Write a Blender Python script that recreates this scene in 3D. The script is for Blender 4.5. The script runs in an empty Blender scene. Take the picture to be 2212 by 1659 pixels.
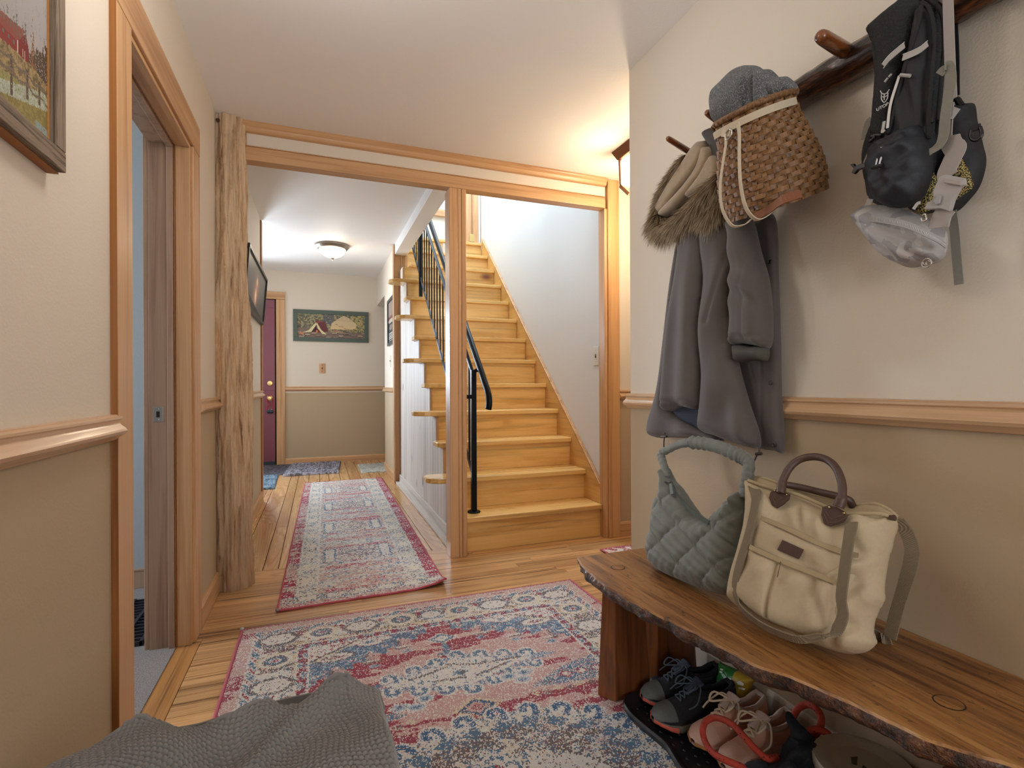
import bpy, bmesh, math, random
import numpy as np
from mathutils import Vector, Matrix, noise as mnoise
from mathutils.geometry import delaunay_2d_cdt
random.seed(7)
R = math.radians
S = bpy.context.scene
COL = S.collection

# ---------------------------------------------------------------- camera, world, light, exposure
F, CX, VH, HC, YAW, ROLL = 1107.0, 1106.0, 833.0, 1.0, R(20.65), R(0.25)
cam = bpy.data.objects.new('camera', bpy.data.cameras.new('camera'))
COL.objects.link(cam)
cam.data.sensor_width = 36.0
cam.data.lens = F / 2212 * 36
cam.data.shift_y = 3.5 / 2212
cam.data.clip_start = 0.05
cam.matrix_world = (Matrix.Translation((0, 0, HC)) @ Matrix.Rotation(-YAW, 4, 'Z') @ Matrix.Rotation(R(90), 4, 'X')
                    @ Matrix.Rotation(-ROLL, 4, 'Z'))
S.camera = cam
S.view_settings.view_transform = 'Standard'
S.view_settings.look = 'None'
S.view_settings.gamma = 1.0
S.view_settings.use_curve_mapping = False
S.view_settings.exposure = -0.10
w = bpy.data.worlds.new('sky'); S.world = w; w.use_nodes = True
w.node_tree.nodes['Background'].inputs[0].default_value = (0.72, 0.85, 1.0, 1)
w.node_tree.nodes['Background'].inputs[1].default_value = 1.0

def area(name, loc, target, sx, sy, power, color, spread=180):
    l = bpy.data.lights.new(name, 'AREA'); l.shape = 'RECTANGLE'; l.size = sx; l.size_y = sy
    l.energy = power; l.color = color; l.spread = R(spread)
    o = bpy.data.objects.new(name, l); COL.objects.link(o); o.location = loc
    o.rotation_euler = (Vector(target) - Vector(loc)).to_track_quat('-Z', 'Y').to_euler()
    return o

def point(name, loc, power, color, radius=0.06):
    l = bpy.data.lights.new(name, 'POINT'); l.energy = power; l.color = color; l.shadow_soft_size = radius
    o = bpy.data.objects.new(name, l); COL.objects.link(o); o.location = loc
    return o

WARM, DAY, NEU = (1.0, 0.74, 0.46), (0.74, 0.87, 1.0), (1.0, 0.96, 0.91)
point('entry_ceiling_bulb', (0.0, 1.25, 2.02), 9.5, NEU, 0.12)
area('window_behind_camera', (0.4, -1.55, 1.35), (0.4, 1, 1.75), 1.4, 1.6, 38, (0.88, 0.94, 1.0))
area('alcove_door_daylight', (-1.05, 7.12, 1.45), (0.6, 2.2, 1.0), 0.62, 1.0, 56, DAY, 120)
area('alcove_window_daylight', (-1.85, 6.1, 1.45), (0.6, 5.8, 1.3), 1.2, 1.1, 14, DAY, 125)
area('upper_window_daylight', (0.95, 4.9, 4.5), (1.4, 4.2, 1.0), 1.2, 1.6, 150, (0.70, 0.85, 1.0))
area('bedroom_window_daylight', (-2.9, 2.2, 1.4), (-0.5, 2.6, 1.0), 1.0, 1.2, 46, (0.9, 0.95, 1.0))
point('hall_dome_bulb', (0.137, 5.60, 2.30), 3.0, (1.0, 0.86, 0.68), 0.07)
point('lantern_bulb', (1.71, 2.42, 2.22), 17, (1.0, .80, .56), 0.05)

# ---------------------------------------------------------------- survey: picture rays onto real planes
cy_, sy_ = math.cos(YAW), math.sin(YAW)
cr_, sr_ = math.cos(ROLL), math.sin(ROLL)
CAM = Vector((0, 0, HC))

def ray(u, v):
    a, b = u - CX, -(v - VH)
    x, y = a * cr_ + b * sr_, -a * sr_ + b * cr_
    return Vector((x * cy_ + F * sy_, -x * sy_ + F * cy_, y))

def hit(u, v, p0, n):
    d = ray(u, v); n = Vector(n)
    return CAM + d * ((Vector(p0) - CAM).dot(n) / d.dot(n))

def onX(u, v, x): return hit(u, v, (x, 0, 0), (1, 0, 0))
def onY(u, v, y): return hit(u, v, (0, y, 0), (0, 1, 0))
def onZ(u, v, z=0.0): return hit(u, v, (0, 0, z), (0, 0, 1))

# ---------------------------------------------------------------- materials
def lin(c):
    if isinstance(c, str):
        c = [int(c[i:i + 2], 16) / 255 for i in (0, 2, 4)]
    return tuple(x / 12.92 if x <= 0.04045 else ((x + 0.055) / 1.055) ** 2.4 for x in c) + (1.0,)

class NT:
    def __init__(s, name):
        s.m = bpy.data.materials.new(name); s.m.use_nodes = True
        s.t = s.m.node_tree; s.b = s.t.nodes['Principled BSDF']
        s.geo = None
    def n(s, typ, ins=None, **props):
        nd = s.t.nodes.new(typ)
        for k, v in props.items(): setattr(nd, k, v)
        for k, v in (ins or {}).items(): s.set(nd.inputs[k], v)
        return nd
    def set(s, sock, v):
        if isinstance(v, bpy.types.NodeSocket): s.t.links.new(v, sock)
        else:
            if hasattr(sock.default_value, '__len__') and not hasattr(v, '__len__'): v = [v] * len(sock.default_value)
            sock.default_value = v
    def math(s, op, a, b=None, c=None):
        nd = s.n('ShaderNodeMath', operation=op); s.set(nd.inputs[0], a)
        if b is not None: s.set(nd.inputs[1], b)
        if c is not None: s.set(nd.inputs[2], c)
        return nd.outputs[0]
    def pos(s):
        if s.geo is None: s.geo = s.n('ShaderNodeNewGeometry')
        return s.geo.outputs['Position']
    def rnd(s): return s.n('ShaderNodeObjectInfo').outputs['Random']
    def vmul(s, v, k):
        nd = s.n('ShaderNodeVectorMath', operation='MULTIPLY'); s.set(nd.inputs[0], v); s.set(nd.inputs[1], k); return nd.outputs[0]
    def vadd(s, v, k):
        nd = s.n('ShaderNodeVectorMath', operation='ADD'); s.set(nd.inputs[0], v); s.set(nd.inputs[1], k); return nd.outputs[0]
    def noise(s, v, scale=1, detail=3, rough=.55, dist=0):
        return s.n('ShaderNodeTexNoise', {'Vector': v, 'Scale': scale, 'Detail': detail, 'Roughness': rough, 'Distortion': dist}).outputs['Fac']
    def ramp(s, f, stops, interp='LINEAR'):
        nd = s.n('ShaderNodeValToRGB', {'Fac': f}); e = nd.color_ramp.elements; nd.color_ramp.interpolation = interp
        while len(e) < len(stops): e.new(0.5)
        for el, (p, c) in zip(e, stops):
            el.position = p; el.color = c if len(c) == 4 else tuple(c) + (1,)
        return nd.outputs['Color']
    def mix(s, f, a, b, mode='MIX'):
        nd = s.n('ShaderNodeMix', data_type='RGBA', blend_type=mode)
        s.set(nd.inputs[0], f); s.set(nd.inputs[6], a); s.set(nd.inputs[7], b); return nd.outputs[2]
    def hsv(s, c, h=.5, sa=1., v=1.):
        return s.n('ShaderNodeHueSaturation', {'Hue': h, 'Saturation': sa, 'Value': v, 'Color': c}).outputs[0]
    def bump(s, h, strength=.3, dist=.002):
        nd = s.n('ShaderNodeBump', {'Height': h, 'Strength': strength, 'Distance': dist})
        s.t.links.new(nd.outputs[0], s.b.inputs['Normal'])
    def fin(s, color, rough=.5, metal=0., **k):
        s.set(s.b.inputs['Base Color'], color); s.set(s.b.inputs['Roughness'], rough); s.set(s.b.inputs['Metallic'], metal)
        for a, v in k.items(): s.set(s.b.inputs[a], v)
        return s.m

def wood(name, light, dark, axis=2, rough=.38, across=14., along=.7, streak=0., rings=0., knots=0., tone=.12, bump=.15, coat=0., kcol='5a2a12', dent=.5):
    t = NT(name); r = t.rnd()
    off = t.n('ShaderNodeCombineXYZ', {'X': t.math('MULTIPLY', r, 37.), 'Y': t.math('MULTIPLY', r, 53.), 'Z': t.math('MULTIPLY', r, 71.)}).outputs[0]
    p = t.vadd(t.pos(), off)
    def sc(a, l):
        v = [a, a, a]; v[axis] = l; return t.vmul(p, v)
    n1 = t.noise(sc(across, along), 1, 5, .62, .4)
    n2 = t.noise(sc(across * 9, along * 3), 1, 2, .6)
    c = t.ramp(n1, [(.3, lin(dark)), (.52, lin(light)), (.8, lin(light))])
    c = t.mix(t.math('MULTIPLY', t.math('SUBTRACT', n2, .38), .9), c, lin(dark), 'MIX')
    if rings:
        n3 = t.noise(sc(across * .32, along * .55), 1, 1.5, .4)
        s_ = t.math('PINGPONG', t.math('MULTIPLY', n3, rings), .5)
        f = t.n('ShaderNodeMapRange', {'Value': s_, 'From Min': .0, 'From Max': .30, 'To Min': .7, 'To Max': 0.}).outputs[0]
        c = t.mix(f, c, lin(dark))
    if streak:
        n4 = t.noise(sc(across * 1.6, along * .8), 1, 4, .6, 1.)
        f = t.n('ShaderNodeMapRange', {'Value': n4, 'From Min': .55, 'From Max': .66, 'To Min': 0., 'To Max': streak}).outputs[0]
        c = t.mix(f, c, lin('3c2a1e'))
    if knots:
        vo = t.n('ShaderNodeTexVoronoi', {'Vector': sc(knots, knots * .55), 'Scale': 1., 'Randomness': 1.}).outputs['Distance']
        f = t.n('ShaderNodeMapRange', {'Value': vo, 'From Min': .05, 'From Max': .11, 'To Min': .95, 'To Max': 0.}).outputs[0]
        f2 = t.n('ShaderNodeMapRange', {'Value': vo, 'From Min': .1, 'From Max': .2, 'To Min': .35, 'To Max': 0.}).outputs[0]
        c = t.mix(f2, c, lin(dark)); c = t.mix(f, c, lin(kcol))
    val = t.math('ADD', t.math('MULTIPLY', r, tone * 2), 1 - tone)
    c = t.hsv(c, .5, 1., val)
    t.bump(n2, bump, .001)
    return t.fin(c, t.math('ADD', t.math('MULTIPLY', n1, .12), rough - .06), **({'Coat Weight': coat, 'Coat Roughness': .12} if coat else {}))

def plain(name, col, rough=.5, metal=0., bump=0., bscale=400., var=0., **k):
    t = NT(name); c = lin(col)
    if bump or var:
        n = t.noise(t.pos(), bscale, 3, .6)
        if bump: t.bump(n, bump, .002)
        if var:
            n2 = t.noise(t.pos(), bscale * .12, 4, .6)
            c = t.hsv(c, .5, 1., t.math('ADD', t.math('MULTIPLY', t.math('SUBTRACT', n2, .5), var * 2), 1.))
    return t.fin(c, rough, metal, **k)

def vcol(name, rough=.9, bump=.6, bscale=500., attr='col', coat=0.):
    t = NT(name)
    a = t.n('ShaderNodeAttribute', attribute_name=attr).outputs['Color']
    if not bump: t.set(t.b.inputs['Specular IOR Level'], .18)
    if bump: t.bump(t.noise(t.pos(), bscale, 2, .6), bump, .004)
    return t.fin(a, rough, **({'Coat Weight': coat, 'Coat Roughness': .03} if coat else {}))

def weave(name, c1, c2, scale=900., rough=.85, bump=.5, mott=.15):
    t = NT(name); p = t.pos()
    wv = t.n('ShaderNodeTexWave', {'Vector': t.vmul(p, (1, 1, 1)), 'Scale': scale * .16, 'Distortion': .6, 'Detail': 1.}, wave_type='BANDS', bands_direction='DIAGONAL').outputs['Fac']
    n = t.noise(p, scale, 2, .6); n2 = t.noise(p, 14, 4, .6)
    c = t.mix(t.math('MULTIPLY', t.math('ADD', wv, n), .5), lin(c2), lin(c1))
    c = t.hsv(c, .5, 1., t.math('ADD', t.math('MULTIPLY', t.math('SUBTRACT', n2, .5), mott * 2), 1.))
    t.bump(t.math('ADD', wv, n), bump, .0015)
    return t.fin(c, rough)

def paint(name, top, bottom=None, split=.9):
    t = NT(name); p = t.pos()
    c = lin(top)
    if bottom:
        z = t.n('ShaderNodeSeparateXYZ', {'Vector': p}).outputs[2]
        c = t.mix(t.math('GREATER_THAN', z, split), lin(bottom), lin(top))
    t.bump(t.noise(p, 160, 3, .6), .22, .003)
    return t.fin(c, .62)

M = {}
M['wall'] = paint('cream_over_tan_paint', 'dbd0c1', 'b6a184', .92)
M['wallR'] = paint('cream_over_tan_paint_right', 'dcd0bf', 'b39c7e', .93)
M['cream'] = paint('cream_paint', 'dad0c2')
M['stairwall'] = paint('pale_stair_wall_paint', 'e4e4e2')
M['bluewall'] = paint('slate_blue_paint', 'a5aaac')
M['ceil'] = paint('ceiling_white', 'f0edea')
M['trim'] = wood('trim_fir', 'cfa377', 'a5754a', 2, .36, 26, .9, tone=.06, knots=0)
M['trimx'] = wood('trim_fir_x', 'cfa377', 'a5754a', 0, .36, 26, .9, tone=.06)
M['trimy'] = wood('trim_fir_y', 'cfa377', 'a5754a', 1, .36, 26, .9, tone=.06)
M['pine'] = wood('knotty_pine_post', 'cfa06f', 'ab7747', 2, .4, 20, .7, knots=3.4, tone=.05)
M['rail'] = wood('chair_rail_wood', 'd6b08a', 'b88c63', 1, .3, 22, 1.2, tone=.05, coat=.3)
M['railx'] = wood('chair_rail_wood_x', 'd6b08a', 'b88c63', 0, .3, 22, 1.2, tone=.05, coat=.3)
M['jamb'] = wood('brown_jamb', 'a98b74', '866650', 2, .42, 30, 1.1, tone=.06)
M['stain'] = wood('dark_stained_edge', 'a0662f', '754219', 2, .35, 26, .9, tone=.04)
M['stairx'] = wood('stair_pine_x', 'eac07a', 'd19c52', 0, .28, 12, .9, streak=.30, knots=2.2, tone=.07, coat=.25, kcol='7a3c14')
M['skirt'] = wood('stair_skirt_pine', 'e3b36c', 'c58c48', 1, .3, 14, .9, streak=.2, tone=.03)
M['oak'] = wood('entry_strip_floor', 'cfa372', '8f5f35', 0, .30, 34, 1.1, streak=.85, knots=2.2, tone=.22, coat=.25, kcol='4a2a16')
M['oaky'] = wood('threshold_oak', 'b98752', '94612f', 1, .36, 24, 1.0, streak=.5, tone=.05)
M['fir'] = wood('hall_plank_fir', 'dab07c', 'ad7640', 1, .27, 9, .55, rings=46, tone=.12, coat=.3)
M['firx'] = wood('hall_border_fir', 'd6a873', 'aa7440', 0, .3, 9, .55, rings=40, tone=.1, coat=.3)
M['white_pine'] = wood('whitewashed_pine', 'd4ccc4', 'bfb4aa', 2, .5, 17, .8, streak=.45, knots=3.8, tone=.07, kcol='5c5560')
M['white_piney'] = wood('whitewashed_pine_y', 'd8d1c9', 'b5aba1', 1, .5, 26, .9, streak=.25, knots=2.0, tone=.05, kcol='6a6268')
M['dark'] = plain('dark_gap', '2a1a10', .9)
M['iron'] = plain('black_iron', '1d2024', .38, .85, bump=.15, bscale=120)
M['brass'] = plain('brass', 'd8bf83', .22, 1.)
M['steel'] = plain('steel', 'b9b4ad', .3, 1.)
M['almond'] = plain('almond_plastic', 'd9cdb8', .4)

# ---------------------------------------------------------------- mesh helpers
class MB:
    def __init__(s): s.v = []; s.f = []; s.c = None
    def add(s, vs, fs):
        k = len(s.v); s.v += [tuple(p) for p in vs]; s.f += [tuple(i + k for i in f) for f in fs]; return s
    def box(s, x0, x1, y0, y1, z0, z1):
        return s.add([(x, y, z) for z in (z0, z1) for y in (y0, y1) for x in (x0, x1)],
                     [(0, 2, 3, 1), (4, 5, 7, 6), (0, 1, 5, 4), (2, 6, 7, 3), (0, 4, 6, 2), (1, 3, 7, 5)])
    def hexa(s, lo, hi):
        n = len(lo)
        return s.add(list(lo) + list(hi), [tuple(range(n))[::-1], tuple(range(n, 2 * n))] + [(i, (i + 1) % n, n + (i + 1) % n, n + i) for i in range(n)])
    def prism(s, prof, d, a, b, flip=False):
        """closed 2-D profile extruded along axis d from a to b; profile coordinates are the other two axes in order"""
        def mk(p, t):
            q = list(p); q.insert(d, t); return q
        return s.hexa([mk(p, a) for p in prof], [mk(p, b) for p in prof])
    def tube(s, path, rad, n=8, cap=True, up=(0, 0, 1), flat=None, closed=False):
        P = [Vector(p) for p in path]; m = len(P)
        rs = rad if hasattr(rad, '__len__') else [rad] * m
        k = len(s.v); prev = None
        for i, p in enumerate(P):
            if closed: t = P[(i + 1) % m] - P[i - 1]
            else: t = P[min(i + 1, m - 1)] - P[max(i - 1, 0)]
            t = t.normalized() if t.length > 1e-9 else Vector((0, 0, 1))
            if prev is None:
                a = Vector(up) - t * t.dot(Vector(up))
                if a.length < 1e-4: a = Vector((1, 0, 0)) - t * t.x
            else: a = prev - t * t.dot(prev)
            a.normalize(); prev = a; b = t.cross(a)
            for j in range(n):
                th = 2 * math.pi * j / n
                fa, fb = (1, 1) if flat is None else flat
                s.v.append(tuple(p + (a * math.cos(th) * fa + b * math.sin(th) * fb) * rs[i]))
        for i in range(m if closed else m - 1):
            for j in range(n):
                i2 = (i + 1) % m
                s.f.append((k + i * n + j, k + i * n + (j + 1) % n, k + i2 * n + (j + 1) % n, k + i2 * n + j))
        if cap and not closed:
            s.f.append(tuple(k + j for j in range(n))[::-1]); s.f.append(tuple(k + (m - 1) * n + j for j in range(n)))
        return s
    def lathe(s, prof, n=24, o=(0, 0, 0), axis=(0, 0, 1)):
        ax = Vector(axis).normalized(); q = Vector((0, 0, 1)).rotation_difference(ax); k = len(s.v); o = Vector(o)
        for r_, z in prof:
            for j in range(n):
                th = 2 * math.pi * j / n
                s.v.append(tuple(o + q @ Vector((r_ * math.cos(th), r_ * math.sin(th), z))))
        for i in range(len(prof) - 1):
            for j in range(n):
                s.f.append((k + i * n + j, k + i * n + (j + 1) % n, k + (i + 1) * n + (j + 1) % n, k + (i + 1) * n + j))
        if prof[0][0] > 1e-5: s.f.append(tuple(k + j for j in range(n))[::-1])
        if prof[-1][0] > 1e-5: s.f.append(tuple(k + (len(prof) - 1) * n + j for j in range(n)))
        return s
    def grid(s, fn, nu, nv, cu=False):
        k = len(s.v)
        for j in range(nv + 1):
            for i in range(nu + (0 if cu else 1)):
                s.v.append(tuple(fn(i / nu, j / nv)))
        w_ = nu if cu else nu + 1
        for j in range(nv):
            for i in range(nu):
                i2 = (i + 1) % w_ if cu else i + 1
                s.f.append((k + j * w_ + i, k + j * w_ + i2, k + (j + 1) * w_ + i2, k + (j + 1) * w_ + i))
        return s
    def ribbon(s, path, width, thick=.0015, side=None):
        """flat strap: path points, width directions side (one vector or one per point)"""
        P = [Vector(p) for p in path]; m = len(P); k = len(s.v)
        for i, p in enumerate(P):
            t = (P[min(i + 1, m - 1)] - P[max(i - 1, 0)]).normalized()
            sd = side[i] if isinstance(side, list) else side
            sd = Vector(sd); sd = (sd - t * t.dot(sd)).normalized(); nn = t.cross(sd)
            wd = width[i] if hasattr(width, '__len__') else width
            for a, b in ((-1, -1), (1, -1), (1, 1), (-1, 1)):
                s.v.append(tuple(p + sd * a * wd / 2 + nn * b * thick / 2))
        for i in range(m - 1):
            for j in range(4):
                s.f.append((k + i * 4 + j, k + i * 4 + (j + 1) % 4, k + i * 4 + 4 + (j + 1) % 4, k + i * 4 + 4 + j))
        s.f.append((k + 3, k + 2, k + 1, k)); s.f.append(tuple(k + (m - 1) * 4 + j for j in range(4)))
        return s
    def build(s, name, m, parent=None, smooth=False, bev=0., sub=0, solid=0., angle=40):
        me = bpy.data.meshes.new(name); me.from_pydata(s.v, [], s.f); me.update()
        bm = bmesh.new(); bm.from_mesh(me); bmesh.ops.recalc_face_normals(bm, faces=bm.faces); bm.to_mesh(me); bm.free()
        o = bpy.data.objects.new(name, me); COL.objects.link(o); me.materials.append(m)
        if smooth:
            for p in me.polygons: p.use_smooth = True
            if smooth == 'auto': me.set_sharp_from_angle(angle=R(angle))
        attach(o, parent)
        if bev:
            b = o.modifiers.new('b', 'BEVEL'); b.width = bev; b.segments = 2; b.limit_method = 'ANGLE'; b.angle_limit = R(35)
        if sub:
            b = o.modifiers.new('s', 'SUBSURF'); b.levels = b.render_levels = sub
        if solid:
            b = o.modifiers.new('t', 'SOLIDIFY'); b.thickness = solid; b.offset = 0
        return o

def wpos(o):
    p = Vector(o.location)
    return p if o.parent is None else p  # children keep identity world placement below
def attach(o, parent):
    if parent is None: return
    o.parent = parent
    if parent.parent is None:
        o.matrix_parent_inverse = Matrix.LocRotScale(parent.location, parent.rotation_euler, parent.scale).inverted()
def tag(o, label=None, cat=None, group=None, kind=None):
    if label: o['label'] = label
    if cat: o['category'] = cat
    if group: o['group'] = group
    if kind: o['kind'] = kind
    return o
def thing(name, label, cat, loc=(0, 0, 0), group=None):
    o = bpy.data.objects.new(name, None); COL.objects.link(o); o.location = loc; o.empty_display_size = .05
    return tag(o, label, cat, group)
def struct(name, label=None):
    o = bpy.data.objects.new(name, None); COL.objects.link(o); o.empty_display_size = .05
    return tag(o, label, kind='structure')
def bx(name, m, parent, x0, x1, y0, y1, z0, z1, bev=.003):
    return MB().box(x0, x1, y0, y1, z0, z1).build(name, m, parent, bev=bev)
def sbox(name, m, x0, x1, y0, y1, z0, z1, bev=0., label=None):
    o = MB().box(x0, x1, y0, y1, z0, z1).build(name, m, None, bev=bev)
    return tag(o, label, kind='structure')
def catmull(pts, n=6, closed=False):
    P = [Vector(p) for p in pts]; m = len(P); out = []
    for i in range(m if closed else m - 1):
        if closed: a, b, c, d = P[i - 1], P[i], P[(i + 1) % m], P[(i + 2) % m]
        else: a, b, c, d = P[max(i - 1, 0)], P[i], P[i + 1], P[min(i + 2, m - 1)]
        for k in range(n):
            t = k / n
            out.append(0.5 * ((2 * b) + (c - a) * t + (2 * a - 5 * b + 4 * c - d) * t * t + (3 * b - a - 3 * c + d) * t ** 3))
    if not closed: out.append(P[-1])
    return out
def fbm(p, o=4, H=1.0): return mnoise.fractal(Vector(p), H, 2.0, o, noise_basis='PERLIN_ORIGINAL')
def sst(a, b, x):
    t = min(1, max(0, (x - a) / (b - a))); return t * t * (3 - 2 * t)
# ================================================================ THE SETTING
XL, XR, ZC, YB, YF = -.47, 1.25, 2.345, 2.91, 7.2
RUN, RISE, NOSE1, Z1 = .2195, .2013, 2.953, .213

# ---- floor: sub-floor with every strip and plank a part
fl = MB().box(-.5, 3.2, -1.6, 2.93, -.06, -.022).box(.70, 1.9, 2.93, 6.1, -.06, -.004).box(-2.0, 1.3, 2.93, 7.3, -.06, -.022)
floor = tag(fl.build('floor', M['dark']), 'wooden floor of narrow oak strips and wide hall planks', kind='structure')
um = MB().box(-.5, .5, -.5, .5, -1, 0)
def unit_mesh(name, m, bev):
    o = um.build(name, m); me = o.data
    bm = bmesh.new(); bm.from_mesh(me); bmesh.ops.translate(bm, verts=bm.verts, vec=(0, 0, 0)); bm.to_mesh(me); bm.free()
    bpy.data.objects.remove(o); return me
oak_me, fir_me, firx_me, oaky_me = (unit_mesh(n, M[k], 0) for n, k in (('oak_strip', 'oak'), ('fir_plank', 'fir'), ('border_plank', 'firx'), ('threshold', 'oaky')))
def plank(me, x0, x1, y0, y1, top=0.):
    o = bpy.data.objects.new('plank', me); COL.objects.link(o); o.parent = floor
    o.location = ((x0 + x1) / 2, (y0 + y1) / 2, top); o.scale = (x1 - x0, y1 - y0, .02)
    b = o.modifiers.new('b', 'BEVEL'); b.width = .0012; b.segments = 1
    return o
rr = random.Random(3)
y = 2.984
while y > .9:
    wd = .0585; x = -.437 if (y > 1.495 and y - wd < 2.296) else -.47
    xe = 3.1 if y > 1.9 else 1.245
    while x < xe:
        L = rr.uniform(.45, 1.15); x1 = min(xe, x + L)
        if xe - x1 < .2: x1 = xe
        plank(oak_me, x + .0006, x1 - .0006, y - wd + .0009, y - .0005, rr.uniform(-.0006, .0004)); x = x1
    y -= wd
plank(oaky_me, -.515, -.4385, 1.609, 2.296, .0008); plank(oak_me, -.47, -.4385, .9, 1.495, -.001); plank(oak_me, -.47, -.4378, 2.2965, 2.40, -.0012)
plank(oak_me, -.46, 3.1, -1.5, y - .0005)
plank(firx_me, -.47, .74, 2.9065, 3.085, .0005)
edges = [-.47, -.423, -.291, -.213, -.105, .005, .1, .215, .31, .425, .53, .64, .745]
for i in range(len(edges) - 1):
    y = 3.087
    while y < 7.2:
        L = rr.uniform(.8, 2.2); y1 = min(7.2, y + L)
        if 7.2 - y1 < .35: y1 = 7.2
        plank(fir_me, edges[i] + .0022, edges[i + 1] - .0022, y + .0006, y1 - .0006, rr.uniform(-.0008, .0004)); y = y1
xx = -.47
while xx > -1.9:
    plank(fir_me, xx - .118, xx - .0016, 5.0, 7.2); xx -= .12
xx = .745
while xx < 1.25:
    plank(fir_me, xx + .0016, xx + .118, 6.35, 7.2); xx += .12

# ---- walls
def wall(name, m, *boxes, label=None):
    mb = MB()
    for b in boxes: mb.box(*b)
    return tag(mb.build(name, m), label, kind='structure')
DY0, DY1, DZ = 1.608, 2.315, 1.96      # doorway in the left wall
wall('wall_left', M['wall'], (-.6, XL, -1.6, DY0, 0, ZC), (-.6, XL, DY1, 2.97, 0, 2.5), (-.6, XL, 2.97, 4.95, 0, 2.52), (-.6, XL, DY0, DY1, DZ, ZC), label='left wall, cream above the chair rail and tan below')
wall('wall_right', M['wallR'], (XR, XR + .12, -1.6, 1.876, 0, ZC), label='right wall, cream above the chair rail and tan below')
wall('wall_back', M['wall'], (-.6, 1.37, -1.75, -1.6, 0, ZC))
wall('wall_side_nook', M['wall'], (1.853, 3.2, 2.925, 3.02, 0, ZC), (3.2, 3.3, 1.8, 3.0, 0, ZC), (1.37, 3.2, 1.75, 1.876, 0, ZC), label='wall right of the stairs behind the corner')
wall('wall_frieze', M['cream'], (-.46, 1.76, 2.925, 3.0, 2.2, ZC), label='cream strip of wall above the cased beam')
wall('wall_far', M['wall'], (-2.0, 1.3, 7.2, 7.3, 0, 2.56), label='far end wall of the hall')
wall('wall_hall_right', M['wall'], (.748, .85, 5.425, 6.35, 0, 2.56), (.748, .85, 6.35, 7.2, 2.10, 2.56), (1.25, 1.3, 5.4, 7.2, 0, 2.53), label='short right wall at the end of the hall')
wall('wall_alcove', M['wall'], (-2.0, -1.9, 4.85, 5.45, 0, 2.53), (-2.0, -1.9, 6.75, 7.2, 0, 2.53), (-2.0, -1.9, 5.45, 6.75, 0, .9), (-2.0, -1.9, 5.45, 6.75, 2.05, 2.53), (-2.0, -.6, 4.85, 4.95, 0, 2.53))
wall('wall_stair_right', M['stairwall'], (1.772, 1.85, 3.01, 5.75, 0, 5.2), label='tall pale wall beside the stairs')
wall('wall_stair_left', M['stairwall'], (.755, .85, 2.98, 5.75, 2.5, 5.2))
wall('wall_stair_front', M['stairwall'], (.75, 1.85, 2.93, 3.0, ZC, 5.2))
wall('wall_landing', M['cream'], (.75, 1.60, 5.75, 5.85, 2.4, 5.2), (1.6, 1.85, 5.95, 6.05, 2.4, 5.2), label='cream wall at the head of the stairs')
wall('wall_bedroom', M['bluewall'], (-3.2, -.6, 3.04, 3.14, 0, 2.4), (-3.2, -3.1, .2, 1.6, 0, 2.4), (-3.2, -3.1, 2.8, 3.1, 0, 2.4), (-3.2, -3.1, 1.6, 2.8, 0, .8), (-3.2, -3.1, 1.6, 2.8, 2.0, 2.4), (-3.2, -.6, .1, .2, 0, 2.4), (-.604, -.6, .2, DY0, 0, 2.4), (-.604, -.6, DY1, 3.1, 0, 2.4), label='slate blue wall of the room through the doorway')
wall('ceiling', M['ceil'], (-.6, 3.3, -1.75, 2.93, ZC, ZC + .05), label='white ceiling of the entry')
wall('ceiling_bedroom', M['ceil'], (-3.2, -.6, .1, 3.14, 2.36, 2.41))
ch = MB().hexa([(-2, 2.93, 2.42), (.756, 2.93, 2.42), (.756, 7.3, 2.489), (-2, 7.3, 2.489)], [(-2, 2.93, 2.55), (.756, 2.93, 2.55), (.756, 7.3, 2.6), (-2, 7.3, 2.6)])
ch.hexa([(.756, 5.75, 2.466), (1.3, 5.75, 2.466), (1.3, 7.3, 2.489), (.756, 7.3, 2.489)], [(.756, 5.75, 2.6), (1.3, 5.75, 2.6), (1.3, 7.3, 2.6), (.756, 7.3, 2.6)])
tag(ch.build('ceiling_hall', M['ceil']), 'white ceiling of the hall', kind='structure')
wall('ceiling_upper', M['stairwall'], (.7, 1.9, 2.9, 6.1, 5.2, 5.25))
sf = MB().hexa([(.7355, 2.99, 2.345), (.862, 2.99, 2.345), (.862, 5.435, 2.354), (.7355, 5.435, 2.354)], [(.7355, 2.99, 2.53), (.862, 2.99, 2.53), (.862, 5.435, 2.56), (.7355, 5.435, 2.56)])
tag(sf.build('ceiling_soffit', M['ceil'], bev=.004), 'boxed white edge of the stair opening', kind='structure')

# ---- bedroom carpet
t = NT('grey_carpet'); p = t.pos()
n = t.noise(p, 260, 3, .7); n2 = t.noise(p, 700, 2, .7)
t.bump(t.math('ADD', n, n2), 1., .006)
M['carpet'] = t.fin(t.ramp(t.math('MULTIPLY', t.math('ADD', n, n2), .5), [(.36, lin('6f6a6c')), (.5, lin('b2adae')), (.64, lin('dedad8'))]), .95)
wall('floor_bedroom', M['carpet'], (-3.1, -.516, .2, 3.04, -.05, .004), label='grey looped carpet inside the doorway')

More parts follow.
